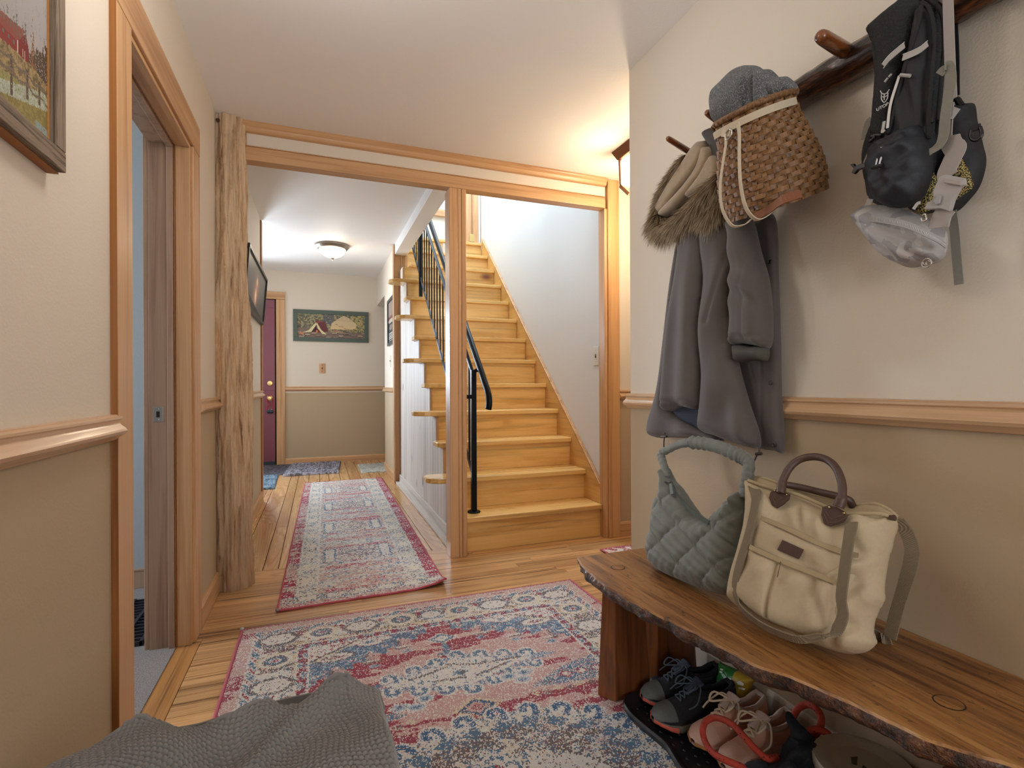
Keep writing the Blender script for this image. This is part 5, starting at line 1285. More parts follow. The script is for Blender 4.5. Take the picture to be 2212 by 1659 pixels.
soft('pouch_flap', [(1899, 318), (1930, 296), (1952, 284), (1956, 296), (1945, 318), (1930, 338), (1905, 344)], M['vest'], pou, (1.090, 0, 0), T=.016, D=.012, fn=lambda u, v, d: .003 * np.sin((u - v) / 6))
for dx in (0, 7): MB().tube(catmull(pxp(((1904 + dx * .3, 318), (1898 + dx, 335), (1893 + dx, 352), (1892 + dx, 364)), 1.068), 5), .0018, 6).build('elastic_cord', M['white_edge'], pou, smooth=True)
MB().tube(pxp(((1884, 362), (1908, 357)), 1.066), .0045, 8).build('cord_toggle', M['bplast'], pou, smooth='auto')
for pts in (((1880, 325), (1876, 333), (1871, 345), (1868, 352)), ((1877, 352), (1890, 348))): MB().ribbon(pxp(pts, 1.10), .008, .0015, (0, .7, .4)).build('buckle_strap', M['grey_web'], hv)
bc = [onX(u, v, 1.105) for u, v in ((1841, 356), (1849, 354), (1851, 360), (1872, 352), (1877, 362), (1858, 368), (1850, 377), (1844, 374), (1849, 365))]
MB().hexa(bc, [p + Vector((-.008, 0, 0)) for p in bc]).build('buckle', M['bplast'], hv, bev=.0015)
for pts in (((1881, 296), (1892, 292), (1904, 292)), ((1878, 306), (1886, 300), (1890, 290))): MB().tube(catmull(pxp(pts, 1.12), 4), .004, 7).build('strap_keeper', M['bplast'], hv, smooth=True)
MB().ribbon(catmull(pxp(((1910, 262), (1908, 275), (1906, 285), (1911, 280)), 1.115), 4), .006, .0012, (0, 1, .2)).build('zip_pull', M['reflect'], hv)
MB().tube(pxp(((2009, 236), (2010, 250), (2009, 266)), 1.135), .006, 8).build('clip', M['bplast'], hv, smooth='auto')
pts = ((2029, 161), (2040, 148), (2050, 146), (2054, 180), (2046, 224), (2041, 262), (2038, 292), (2030, 312), (2008, 329))
MB().ribbon(catmull(pxp(pts, 1.105), 6), .019, .0016, (.1, 1, -.15)).build('webbing_strap', M['grey_web'], hv)
MB().ribbon(catmull(pxp(((1868, 300), (1874, 268), (1882, 258)), 1.17), 5), .016, .0015, (0, 1, .3)).build('webbing_strap', M['grey_web'], hv)
MB().ribbon(catmull(pxp(((2056, 455), (2062, 500), (2067, 560), (2072, 614)), 1.215), 6), .0165, .0018, (0, 1, 0)).build('webbing_tail', M['grey_web'], hv)
MB().ribbon(pxp(((2063, 609), (2081, 607)), 1.213), .011, .003, (0, 0, 1)).build('webbing_hem', M['grey_web'], hv)
MB().ribbon(catmull(pxp(((1973, 452), (1982, 440), (1988, 438)), 1.09), 4), .006, .0015, (0, 1, .3)).build('zip_pull', M['reflect'], hv)

# ---- black pouch with gold mesh behind the vest
tp = thing('training_pouch', 'black shoulder pouch with gold mesh and D ring behind the vest', 'bag', (1.2, .62, 1.45))
soft('body', [(2040, 236), (2062, 230), (2098, 222), (2108, 231), (2112, 262), (2124, 312), (2131, 350), (2119, 398), (2098, 428), (2066, 458), (2030, 458), (1985, 462), (1962, 440), (1975, 380), (2010, 320)], M['vest'], tp, (1.222, 0, 0), T=.042, D=.03, fn=lambda u, v, d: .004 * np.sin((u + v * .4) / 9))
gmx = NT('gold_mesh'); p = gmx.pos(); vo = gmx.n('ShaderNodeTexVoronoi', {'Vector': p, 'Scale': 420.}).outputs['Distance']
gmx.bump(vo, .8, .002); M['goldmesh'] = gmx.fin(gmx.ramp(vo, [(.25, lin('c9b46e')), (.5, lin('8d7b45')), (.62, lin('191815'))]), .5)
soft('mesh_panel', [(2064, 350), (2076, 337), (2092, 366), (2103, 392), (2100, 408), (2076, 424), (2056, 440), (2058, 400)], M['goldmesh'], tp, (1.186, 0, 0), T=.010, D=.012)
soft('mesh_panel', [(1975, 452), (2000, 410), (2018, 372), (2024, 400), (2018, 440), (1998, 462)], M['goldmesh'], tp, (1.176, 0, 0), T=.010, D=.012)
MB().ribbon(catmull(pxp(((2057, -20), (2060, 40), (2064, 120), (2065, 208)), 1.215), 5), .013, .0018, (0, 1, 0)).build('strap', M['vest'], tp)
MB().tube(catmull(pxp(((2098, 280), (2097, 296), (2104, 303), (2116, 300), (2121, 288), (2117, 274)), 1.178), 6), .0032, 8).build('d_ring', M['bplast'], tp, smooth=True)
MB().ribbon(pxp(((2094, 280), (2106, 277), (2118, 272)), 1.178), .010, .004, (0, 0, 1)).build('ring_loop', M['vest'], tp)
MB().tube(pxp(((2058, 212), (2068, 216), (2078, 230)), 1.20), .006, 8).build('slider', M['bplast'], tp, smooth='auto')

# ---- grey camouflage belt bag
bb = thing('belt_bag', 'pale grey camouflage belt bag hanging lowest under the black vest', 'bag', (1.16, .67, 1.36))
cm = NT('grey_camo'); p = cm.pos(); na = cm.noise(p, 21, 1.2, .4, .5); nb = cm.noise(cm.vadd(p, (3, 5, 1)), 27, 1, .4, .5)
c = cm.mix(cm.math('GREATER_THAN', na, .53), lin('a5a1a0'), lin('8f8b8c')); c = cm.mix(cm.math('GREATER_THAN', nb, .57), c, lin('b5b1ae'))
cm.bump(cm.noise(p, 1500, 1, .5), .15, .001); M['camo'] = cm.fin(c, .5)
soft('body', [(1849, 471), (1865, 452), (1887, 442), (1947, 450), (2003, 474), (2039, 493), (2048, 517), (2044, 549), (2031, 565), (2003, 573), (1959, 577), (1911, 551), (1879, 515), (1860, 488)], M['camo'], bb, (1.165, 0, 0), T=.055, D=.045, res=.005, fn=lambda u, v, d: .004 * np.sin((u - v * 1.4) / 9) * sst_np(v - (u - 1850) * .2, 480, 520) - .004 * G(v - 474 - (u - 1850) * .30, 0, 3))
zp = ((1850, 471), (1899, 474), (1959, 486), (2015, 512), (2043, 531))
zxs = (1.142, 1.103, 1.092, 1.101, 1.130)
M['zip_tape'] = plain('grey_zip_tape', '9c9999', .6); M['zip_teeth'] = plain('pale_zip_teeth', 'b9b6b4', .35)
ZP = catmull([onX(u, v, x) for (u, v), x in zip(zp, zxs)], 8)
MB().ribbon(ZP, .013, .0014, (.35, .2, 1)).build('zip_tape', M['zip_tape'], bb)
zto = [c_ for c_ in bb.children if c_.name.startswith('zip_tape')][0]
tt = MB()
for i in range(70):
    f = i / 69 * (len(ZP) - 1); a = ZP[int(f)].lerp(ZP[min(int(f) + 1, len(ZP) - 1)], f % 1) + Vector((-.0014, 0, 0)); tt.tube([a + Vector((0, 0, -.0024)), a + Vector((0, 0, .0024))], .0009, 4)
tt.build('zip_teeth', M['zip_teeth'], zto)
MB().tube(catmull(pxp(((1993, 466), (1999, 462), (2001, 474), (1994, 478), (1990, 470)), 1.098), 4), .0018, 6).build('zip_pull', M['steel'], zto, smooth=True)
lc = onX(2002, 568, 1.125)
MB().tube([lc + Vector((0, .0085 * math.cos(a), .0085 * math.sin(a))) for a in np.linspace(0, 6.283, 25)[:-1]], .0014, 7, closed=True).build('metal_badge', M['steel'], bb, smooth=True)
MB().tube(catmull([lc + Vector((0, dy, dz)) for dy, dz in ((-.006, .001), (-.003, .004), (.001, .001), (.001, -.004), (.005, -.001), (.006, .003))], 4), .0012, 6).build('badge_mark', M['steel'], bb, smooth=True)
M['pale_web'] = plain('pale_grey_strap', 'a9a19c', .6, bump=.4, bscale=1200)
MB().ribbon(catmull(pxp(((2047, -30), (2049, 40), (2052, 130), (2056, 215)), 1.135), 5), .0185, .0018, (.1, 1, 0)).build('strap', M['pale_web'], bb)
MB().ribbon(catmull(pxp(((2056, 222), (2053, 262), (2052, 300), (2060, 318), (2066, 324), (2056, 346), (2045, 372), (2048, 384)), 1.115), 6), [.008] * 12 + [.034] * 31, .002, (.1, 1, -.2)).build('strap', M['pale_web'], bb)
MB().ribbon(pxp(((2048, 240), (2064, 246)), 1.11), .018, .008, (0, .2, 1)).build('slider', M['zip_tape'], bb)
M['pale_plastic'] = plain('pale_grey_plastic', 'a19b98', .35)
def bpoly(name, pts, x0, x1, m, parent, bev=.0015):
    a = [onX(u, v, x0) for u, v in pts]; MB().hexa(a, [p + Vector((x1 - x0, 0, 0)) for p in a]).build(name, m, parent, bev=bev)
bpoly('buckle_female', [(2036, 384), (2048, 378), (2089, 386), (2090, 400), (2080, 406), (2066, 432), (2058, 458), (2040, 452), (2004, 454), (2010, 440), (2024, 432), (2024, 414)], 1.110, 1.098, M['pale_plastic'], bb)
bpoly('buckle_bar', [(2047, 384), (2084, 392), (2080, 402), (2043, 396)], 1.098, 1.090, M['pale_web'], bb)
bpoly('buckle_tongue', [(2018, 434), (2030, 420), (2036, 424), (2032, 440), (2024, 444)], 1.098, 1.093, M['zip_tape'], bb)
MB().ribbon(catmull(pxp(((2046, 450), (2034, 468), (2028, 492)), 1.108), 5), .036, .0022, (.1, 1, .25)).build('strap', M['pale_web'], bb)
MB().ribbon(catmull(pxp(((1880, 430), (1876, 442), (1872, 452)), 1.15), 4), .014, .002, (0, 1, 0)).build('strap', M['pale_web'], bb)
# ================================================================ bench with its bags, tray and shoes
def z3(x, y): return (1220 + x / 2.2298, 1150 + y / 2.2298)
def z4(x, y): return (1320 + x / 4.096, 1380 + y / 4.096)
def z5(x, y): return (1480 + x / 5.821, 1490 + y / 5.821)
def z2(x, y): return (1380 + x / 3.016, 900 + y / 3.016)
BT = .44
bn = thing('bench', 'live edge dark oak slab bench on four splayed legs along the right wall', 'bench', (1.02, .8, 0))
sl_ = NT('live_edge_oak'); p = sl_.pos()
n1 = sl_.noise(sl_.vmul(p, (30, 2.2, 30)), 1, 5, .62, .5); n2 = sl_.noise(sl_.vmul(p, (190, 16, 190)), 1, 3, .6); n3 = sl_.noise(sl_.vmul(p, (7, 3, 7)), 1, 3, .6); n4 = sl_.noise(sl_.vmul(p, (75, 36, 75)), 1, 3, .65, .8)
c = sl_.ramp(n1, [(.32, lin('5a2f10')), (.5, lin('976534')), (.68, lin('ae7f48'))])
c = sl_.mix(sl_.n('ShaderNodeMapRange', {'Value': n2, 'From Min': .52, 'From Max': .7, 'To Min': 0., 'To Max': .75}).outputs[0], c, lin('4a260d'))
c = sl_.mix(sl_.n('ShaderNodeMapRange', {'Value': n4, 'From Min': .62, 'From Max': .70, 'To Min': 0., 'To Max': .8}).outputs[0], c, lin('2a1c14'))
c = sl_.mix(sl_.n('ShaderNodeMapRange', {'Value': n3, 'From Min': .5, 'From Max': .75, 'To Min': 0., 'To Max': .45}).outputs[0], c, lin('8a6f4c'))
sl_.bump(n2, .2, .002); M['slab'] = sl_.fin(c, sl_.math('ADD', .28, sl_.math('MULTIPLY', n3, .25)), **{'Coat Weight': .25, 'Coat Roughness': .25})
bk_ = NT('dark_bark'); p = bk_.pos()
n1 = bk_.noise(p, 46, 5, .7, .6); n2 = bk_.noise(p, 170, 3, .65)
c = bk_.ramp(n1, [(.36, lin('1c120c')), (.5, lin('4a2a17')), (.6, lin('6d3f20')), (.72, lin('8f7a5c'))]); bk_.bump(bk_.math('ADD', n1, n2), 1., .008)
M['bark'] = bk_.fin(c, .42, **{'Coat Weight': .3, 'Coat Roughness': .2})
M['legwood'] = wood('dark_leg_oak', '7d4722', '3c1e0d', 2, .32, 22, 1.4, streak=.6, tone=.06, coat=.3, bump=.3)
fe = [onZ(*z3(*q), BT) for q in ((130, 205), (180, 245), (230, 280), (330, 335), (420, 385), (520, 430), (640, 490), (760, 555), (860, 610), (960, 655), (1100, 700), (1250, 765), (1400, 830), (1560, 910), (1700, 975), (1850, 1030), (2000, 1075), (2150, 1120))]
fe = [Vector((.785, 1.488, BT)), Vector((.764, 1.42, BT))] + fe + [Vector((.96, .40, BT)), Vector((.97, .2, BT)), Vector((.96, -.1, BT)), Vector((.97, -.35, BT))]
FE = catmull(fe, 14)
def bench_rows():
    rows = []
    for p in FE:
        y_ = p.y; xf = p.x + .004 * fbm((y_ * 22, 0, 3), 3)
        bulge = .012 + .012 * fbm((y_ * 17, 5, 0), 4); ew = sst(1.488, 1.35, y_)
        drop = (.048 + .008 * fbm((y_ * 9, 1, 1), 3)) * (.55 + .45 * ew)
        sec = [(1.247, BT), (1.1, BT), (xf + .03, BT), (xf + .004, BT), (xf, BT - .004)]
        for q in range(1, 8):
            f = q / 8; sec.append((xf - bulge * math.sin(f * 3.1) * ew + .05 * f * f + .006 * fbm((y_ * 40, f * 6, 2), 3), BT - .004 - drop * f))
        sec += [(xf + .055, BT - drop - .004), (1.1, BT - .048), (1.247, BT - .048)]
        rows.append([(a, y_, b) for a, b in sec])
    return rows
rows = bench_rows(); nc = len(rows[0])
mt_ = MB(); mk = MB()
for mb, cols in ((mt_, list(range(0, 5))), (mk, list(range(4, nc - 2)))):
    for r_ in rows: mb.v += [r_[c_] for c_ in cols]
    k = len(cols)
    for i in range(len(rows) - 1):
        for j in range(k - 1): mb.f.append((i * k + j, i * k + j + 1, (i + 1) * k + j + 1, (i + 1) * k + j))
# underside, back and end close the slab
cols = [nc - 3, nc - 2, nc - 1, 0]; k0 = len(mt_.v)
for r_ in rows: mt_.v += [r_[c_] for c_ in cols]
for i in range(len(rows) - 1):
    for j in range(3): mt_.f.append((k0 + i * 4 + j, k0 + i * 4 + j + 1, k0 + (i + 1) * 4 + j + 1, k0 + (i + 1) * 4 + j))
k1 = len(mt_.v); mt_.v += rows[0]; mt_.f.append(tuple(range(k1, k1 + nc)))
mt_.build('seat_slab', M['slab'], bn, smooth='auto', angle=35); mk.build('bark_edge', M['bark'], bn, smooth=True)
for u, v, r_ in ((1335, 1226, .019), (2050, 1518, .021)):
    c_ = onZ(u, v, BT)
    MB().lathe([(r_, -.01), (r_, .0008), (r_ * .94, .0012), (0, .0012)], 26, c_).build('peg_end', M['slab'], bn, smooth='auto'); pe_ = [x for x in bn.children if x.name.startswith('peg_end')][-1]
    MB().lathe([(r_ + .0022, -.004), (r_ + .0022, .0005), (r_ + .0002, .0006)], 26, c_).build('peg_joint', M['dark'], pe_)
def leg(a, b, c_, at, bt, ct_):
    a, b, c_ = a + Vector((0, 0, .0108)), b + Vector((0, 0, .0108)), c_ + Vector((0, 0, .0108))
    d = a + (c_ - b); dt = at + (ct_ - bt)
    MB().hexa([a, b, c_, d], [at, bt, ct_, dt]).build('leg', M['legwood'], bn, bev=.003)
V3 = lambda *a: Vector(a)
leg(V3(.828, 1.436, 0), V3(.862, 1.384, 0), V3(1.003, 1.398, 0), V3(.852, 1.440, .395), V3(.875, 1.404, .395), V3(.985, 1.412, .395))
leg(V3(1.016, 1.478, 0), V3(1.050, 1.426, 0), V3(1.222, 1.436, 0), V3(1.044, 1.480, .395), V3(1.068, 1.446, .395), V3(1.205, 1.452, .395))
leg(V3(.895, .48, 0), V3(.90, .43, 0), V3(1.03, .43, 0), V3(.918, .52, .395), V3(.92, .485, .395), V3(1.02, .485, .395))
leg(V3(1.085, .56, 0), V3(1.09, .50, 0), V3(1.225, .50, 0), V3(1.10, .60, .395), V3(1.105, .55, .395), V3(1.205, .55, .395))

# ---- sage quilted shoulder bag
sb_ = thing('shoulder_bag', 'sage grey quilted crescent shoulder bag leaning on the wall at the bench end', 'bag', (1.05, 1.3, BT))
sg = NT('sage_nylon'); p = sg.pos(); sg.bump(sg.math('ADD', sg.noise(p, 60, 4, .65, .8), sg.math('MULTIPLY', sg.noise(p, 1600, 1, .5), .25)), .35, .004)
M['sage'] = sg.fin(sg.mix(sg.noise(p, 30, 3, .6), lin('5d6059'), lin('73766d')), .6, **{'Sheen Weight': .3})
M['sage_dark'] = plain('sage_zip', '4c544c', .7, bump=.4, bscale=900)
pa = onZ(*z2(300, 1078), BT + .003); nb_ = Vector((-.95, -.04, .30)).normalized()
body = [z2(*q) for q in ((98, 830), (92, 900), (98, 955), (150, 1008), (300, 1078), (450, 1133), (570, 1164), (635, 1164), (668, 1000), (695, 800), (715, 640), (722, 520), (700, 490), (655, 505), (615, 545), (560, 605), (500, 658), (460, 668), (410, 640), (350, 560), (290, 470), (240, 415), (215, 370), (190, 330), (160, 380), (178, 440), (170, 500), (140, 560), (122, 650), (110, 740))]
def quilt(u, v, d):
    h = np.zeros_like(u); x = (u - 1380) * 3.016; y = (v - 900) * 3.016 - .12 * x
    for k in range(-1, 8):
        xc = 40 + k * 118 + (1 if k % 2 else -1) * 46 * np.sin(y / 128 * math.pi + .6)
        h += -.0040 * np.exp(-((x - xc) / 7) ** 2) - .0050 * np.exp(-((x - xc) / 30) ** 2)
    return h + .0022 * np.sin(x / 9 + y / 30 + 3 * np.sin(y / 50)) * np.exp(-d / .03) + .0014 * np.sin(x / 13 - y / 11)
soft('body', body, M['sage'], sb_, pa, nb_, T=.062, D=.055, res=.0036, fn=quilt, back=.4)
def onb(q, off=0.): return hit(*z2(*q), pa + nb_ * off, nb_)
def puffy(path, r_, n=14, k=6, seed=1, fl=(1, .7)):
    C_ = catmull(path, k); m = len(C_)
    rad = [r_ * (1 + .09 * math.sin(i * 1.9 + seed) + .05 * math.sin(i * 4.1)) for i in range(m)]
    return MB().tube(C_, rad, n, flat=fl)
puffy([onb(q, .02) for q in ((185, 400), (170, 340), (152, 280), (146, 240), (190, 215), (260, 182), (340, 166))], .0165, seed=2).build('strap', M['sage'], sb_, smooth=True)
puffy([onb(q, .02) for q in ((335, 168), (400, 172), (470, 185), (560, 212), (640, 250), (690, 275), (716, 310), (710, 380), (694, 450), (688, 530))], .0190, seed=4).build('strap', M['sage'], sb_, smooth=True)
MB().ribbon(catmull([onb(q, o_) for q, o_ in (((212, 420), .035), ((262, 520), .05), ((330, 600), .058), ((400, 662), .058), ((455, 690), .055))], 6), .012, .002, tuple(nb_.cross(Vector((0, .6, -.8))))).build('zip_tape', M['sage_dark'], sb_)
bp_ = [onb(q, .050) for q in ((206, 440), (222, 436), (234, 505), (214, 512))]
MB().hexa(bp_, [p + nb_ * .006 for p in bp_]).build('strap_buckle', plain('grey_green_buckle', '6a7370', .35), sb_, bev=.001)
MB().tube(catmull([onb(q, .04) for q in ((150, 545), (140, 575), (128, 605), (118, 632))], 4), .0035, 8).build('zip_pull', M['sage_dark'], sb_, smooth=True)
MB().tube([onb((172, 425), .04), onb((205, 430), .048)], .003, 6).build('ring', M['gun'], sb_)

# ---- canvas tote
to_ = thing('tote_bag', 'cream canvas tote with brown leather handles standing on the bench', 'bag', (1.05, .95, BT))
M['canvas'] = plain('cream_canvas', 'c3b091', .9, bump=.5, bscale=1100, var=.10)
M['canvas_edge'] = plain('canvas_binding', 'b5a17e', .9, bump=.5, bscale=1100, var=.1)
M['web_tan'] = weave('tan_cotton_webbing', 'ad9b80', '86755e', 1400, .9, .9, .08)
M['brownleather'] = plain('dark_brown_leather', '4d362d', .45, bump=.35, bscale=260, var=.18)
M['stitch'] = plain('brown_stitching', '6e5a40', .8)
p_t = onZ(*z2(900, 1405), BT + .004); nt_ = Vector((-.93, -.16, .26)).normalized()
def ont(q, off=0.): return hit(*z2(*q), p_t + nt_ * off, nt_)
soft('back_panel', [z2(*q) for q in ((715, 400), (800, 398), (900, 430), (1010, 470), (1120, 505), (1280, 535), (1400, 570), (1530, 565), (1620, 600), (1685, 652), (1650, 800), (1500, 900), (1000, 800), (720, 600))], M['canvas_edge'], to_, p_t - nt_ * .05, nt_, T=.012, D=.02)
outl = [z2(*q) for q in ((712, 412), (765, 432), (850, 462), (930, 478), (1040, 510), (1150, 560), (1250, 600), (1360, 628), (1450, 612), (1560, 632), (1678, 662), (1655, 800), (1622, 920), (1604, 1010), (1592, 1100), (1592, 1200), (1545, 1290), (1522, 1380), (1532, 1440), (1542, 1480), (1500, 1525), (1420, 1545), (1300, 1535), (1130, 1478), (950, 1420), (800, 1345), (700, 1268), (618, 1195), (606, 1130), (630, 1000), (672, 860), (700, 740), (712, 600), (718, 480))]
def tfold(u, v, d):
    x = (u - 1380) * 3.016; y = (v - 900) * 3.016
    h = .006 * np.sin((x - y * .4) / 46 + np.sin(y / 90)) * G(y, 620, 130) + .007 * np.sin((y + x * .5) / 38) * G(x, 1450, 140) * sst_np(y, 800, 950)
    h += .010 * G(x - 1270 - (y - 700) * .1, 0, 36) * G(y, 700, 130) - .008 * G(x - 1120 - (y - 640) * .3, 0, 26) * G(y, 650, 90) + .008 * G(y - 1050 + (x - 1400) * .5, 0, 30) * (x > 1320)
    h = h * 1.35 + .005 * np.sin((x * .8 - y * .5) / 26 + np.sin(y / 60)) * G(x, 1500, 130)
    return h - .005 * G(x, 1275 + (1330 - y) * .12, 8) * (y > 1150) + .004 * np.sin(x / 24 + y / 40) * G(y, 1440, 60)
soft('body', outl, M['canvas'], to_, p_t, nt_, T=.062, D=.06, res=.005, fn=tfold, back=.8)
pk1 = [z2(*q) for q in ((782, 652), (880, 692), (1000, 745), (1130, 805), (1290, 870), (1434, 906), (1420, 980), (1392, 1080), (1320, 1150), (1100, 1100), (930, 1010), (800, 920), (738, 850), (748, 760))]
soft('upper_pocket', pk1, M['canvas'], to_, p_t + nt_ * .052, nt_, T=.016, D=.03, res=.0045, fn=lambda u, v, d: .005 * np.sin(((u - 1380) * 3.016 - (v - 900) * 1.2) / 42) * sst_np(v, 1180, 1230), back=.6)
pk2 = [z2(*q) for q in ((722, 846), (800, 885), (930, 940), (1060, 990), (1200, 1045), (1302, 1086), (1315, 1180), (1290, 1290), (1255, 1392), (1130, 1440), (980, 1390), (850, 1338), (745, 1270), (660, 1190), (640, 1130), (655, 1020), (690, 920))]
def p2f(u, v, d):
    x = (u - 1380) * 3.016; y = (v - 900) * 3.016
    return -.012 * G(x - 905 + (y - 1000) * .17, 0, 12) + .006 * np.sin((x + y * .5) / 40) * G(y - 900 - (x - 722) * .4, 60, 90) - .008 * G(x - 1180 - (y - 1200) * .25, 0, 40) + .004 * np.sin(x / 60)
soft('lower_pocket', pk2, M['canvas'], to_, p_t + nt_ * .060, nt_, T=.022, D=.035, res=.0045, fn=p2f, back=.6)
for pts, o_ in ((((782, 652), (880, 692), (1000, 745), (1130, 805), (1290, 870), (1434, 906)), .066), (((722, 846), (800, 885), (930, 940), (1060, 990), (1200, 1045), (1302, 1086)), .078)):
    MB().ribbon(catmull([ont(q, o_) for q in pts], 6), .010, .003, tuple(nt_.cross(Vector((0, -.9, -.4))))).build('pocket_binding', M['canvas_edge'], to_)
MB().tube(catmull([ont(q, o_) for q, o_ in (((925, 945), .082), ((900, 1060), .076), ((872, 1200), .076), ((848, 1335), .066))], 6), .0009, 5).build('seam', M['stitch'], to_)
MB().tube(catmull([ont(q, o_) for q, o_ in (((712, 415), .02), ((850, 462), .034), ((1040, 510), .042), ((1250, 600), .044), ((1360, 628), .044), ((1560, 632), .036), ((1678, 662), .014))], 6), .004, 8).build('rim_binding', M['canvas_edge'], to_, smooth=True)
MB().tube(catmull([ont(q, -.05) for q in ((715, 402), (800, 398), (900, 430), (1010, 470), (1120, 508), (1280, 538), (1400, 572), (1530, 566), (1620, 600), (1685, 655))], 6), .004, 8).build('rim_binding', M['canvas_edge'], to_, smooth=True)
def plate(name, pts, o_, th_, m, bev=.0012):
    a = [ont(q, o_) for q in pts]; return MB().hexa(a, [p + nt_ * th_ for p in a]).build(name, m, to_, bev=bev)
plate('leather_label', ((940, 803), (1078, 866), (1046, 930), (906, 868)), .070, .004, M['brownleather'])
plate('corner_tab', ((1636, 645), (1672, 640), (1684, 660), (1678, 682), (1640, 676)), .024, .006, M['brownleather'])
hp1 = plate('handle_patch', ((862, 492), (905, 470), (950, 488), (990, 506), (985, 540), (945, 576), (905, 600), (872, 578), (852, 530)), .056, .004, M['brownleather'])
hp2 = plate('handle_patch', ((1200, 590), (1250, 578), (1292, 590), (1345, 620), (1366, 652), (1340, 690), (1250, 718), (1212, 700), (1192, 640)), .060, .004, M['brownleather'])
for pts, o_ in ((((866, 520), (895, 575), (935, 560), (975, 525)), .0605), (((1206, 630), (1235, 695), (1300, 685), (1350, 655)), .0645), (((880, 515), (902, 548), (955, 515)), .0605), (((1215, 615), (1255, 670), (1330, 640)), .0645)):
    MB().tube([ont(q, o_) for q in pts], .0006, 4).build('patch_stitching', M['stitch'], hp1 if pts[0][0] < 1000 else hp2)
MB().tube(catmull([ont(q, o_) for q, o_ in (((925, 500), .064), ((938, 420), .058), ((985, 330), .046), ((1055, 277), .036), ((1150, 262), .032), ((1230, 284), .036), ((1288, 340), .046), ((1322, 430), .058), ((1324, 520), .066), ((1300, 590), .068))], 8), [.0098] * 8 + [.0082] * 57 + [.0105] * 8, 14).build('handle', M['brownleather'], to_, smooth=True)
MB().tube(catmull([ont(q, o_) for q, o_ in (((968, 445), -.03), ((1060, 462), -.02), ((1180, 492), -.02), ((1300, 520), -.02), ((1370, 545), -.03), ((1392, 585), -.045))], 8), .0082, 12).build('handle', M['brownleather'], to_, smooth=True)
for q, o_ in (((886, 482), .061), ((962, 508), .061), ((1242, 590), .065), ((1336, 628), .065)): MB().lathe([(.0026, 0), (.002, .0015), (0, .002)], 10, ont(q, o_), nt_).build('rivet', M['brass'], hp1 if q[0] < 1000 else hp2, smooth=True)
def strap(pts, wd, sides, m=None):
    P = [p for p in pts]; C_ = catmull(P, 7); S2 = []
    for i in range(len(C_)):
        f = i / (len(C_) - 1) * (len(sides) - 1); a = int(f); b = min(a + 1, len(sides) - 1); S2.append(Vector(sides[a]).lerp(Vector(sides[b]), f - a))
    MB().ribbon(C_, wd, .003, S2).build('shoulder_strap', m or M['web_tan'], to_)
sd_ = Vector((-.2, -.93, 0))
pts = [ont((730, 480), .02), ont((752, 474), .045), ont((762, 520), .068), ont((748, 620), .074), ont((710, 780), .072), ont((665, 930), .072), ont((634, 1060), .066), ont((632, 1150), .06)] + [ont(q, o_) for q, o_ in (((665, 1245), .066), ((780, 1345), .074), ((920, 1415), .080), ((1050, 1452), .084), ((1180, 1430), .086))] + [ont((1285, 1392), .085), ont((1330, 1290), .090), ont((1318, 1180), .092), ont((1335, 1040), .094), ont((1356, 880), .09), ont((1372, 780), .084), ont((1388, 690), .070)]
strap(pts, .0245, [tuple(sd_)] * 8 + [(-.5, -.4, .75)] * 5 + [tuple(sd_)] * 7)
strap([ont(q, o_) for q, o_ in (((1678, 668), .0), ((1735, 740), -.03), ((1776, 850), -.05), ((1768, 960), -.06), ((1730, 1100), -.07), ((1690, 1230), -.07), ((1660, 1340), -.07), ((1636, 1440), -.07))], .024, [(.3, -.9, .2), (.3, -.9, .2), (0, -1, 0), (0, -1, 0)])
strap([onZ(*z2(1640, 1450), BT + .014), onZ(*z2(1590, 1440), BT + .010), onZ(*z2(1530, 1410), BT + .012)], .024, [(0, -1, .0), (0, -1, .3)])

# ---- boot tray
tr = thing('boot_tray', 'black rubber boot tray with wavy rim under the bench', 'tray', (1.04, .95, 0))
M['rubber'] = plain('black_tray_rubber', '17181b', .38, bump=.35, bscale=60)
pl_ = [(1.215, 1.38), (1.10, 1.39), (1.01, 1.385), (.94, 1.378), (.897, 1.374), (.876, 1.360), (.860, 1.335), (.853, 1.29), (.857, 1.24), (.864, 1.19), (.868, 1.16), (.866, 1.135), (.858, 1.105), (.850, 1.06), (.852, 1.0), (.864, .95), (.866, .9), (.85, .84), (.85, .74), (.87, .69), (.95, .66), (1.215, .66)]
OL = [Vector((a, b, 0)) for a, b in pl_]; OL = catmull(OL, 5, closed=True)
cen = Vector((1.05, 1.03, 0))
def ring(ins, z_):
    m = len(OL); out = []
    for i, p in enumerate(OL):
        t = (OL[(i + 1) % m] - OL[i - 1]).normalized(); nrm = Vector((t.y, -t.x, 0))
        if nrm.dot(cen - p) < 0: nrm = -nrm
        out.append(p + nrm * ins + Vector((0, 0, z_)))
    return out
mb = MB(); rg_ = [ring(.006, .0105), ring(.0, .028), ring(.004, .034), ring(.010, .033), ring(.022, .018), ring(.04, .0145)]
m = len(OL)
for r_ in rg_: mb.v += [tuple(p) for p in r_]
for k in range(len(rg_) - 1):
    for i in range(m): mb.f.append((k * m + i, k * m + (i + 1) % m, (k + 1) * m + (i + 1) % m, (k + 1) * m + i))
mb.f.append(tuple((len(rg_) - 1) * m + i for i in range(m))); mb.f.append(tuple(range(m))[::-1])
mb.build('shell', M['rubber'], tr, smooth='auto', angle=50)
ht = [onZ(u, v, .03) for u, v in ((1405, 1463), (1422, 1457), (1434, 1470), (1428, 1487), (1412, 1478))]
MB().hexa([p_ + Vector((0, 0, -.008)) for p_ in ht], ht).build('hang_tab', plain('rim_highlight_rubber', '3d4f5c', .4), tr, bev=.002)  # blue grey puts the tray rim's highlight into the tab's colour
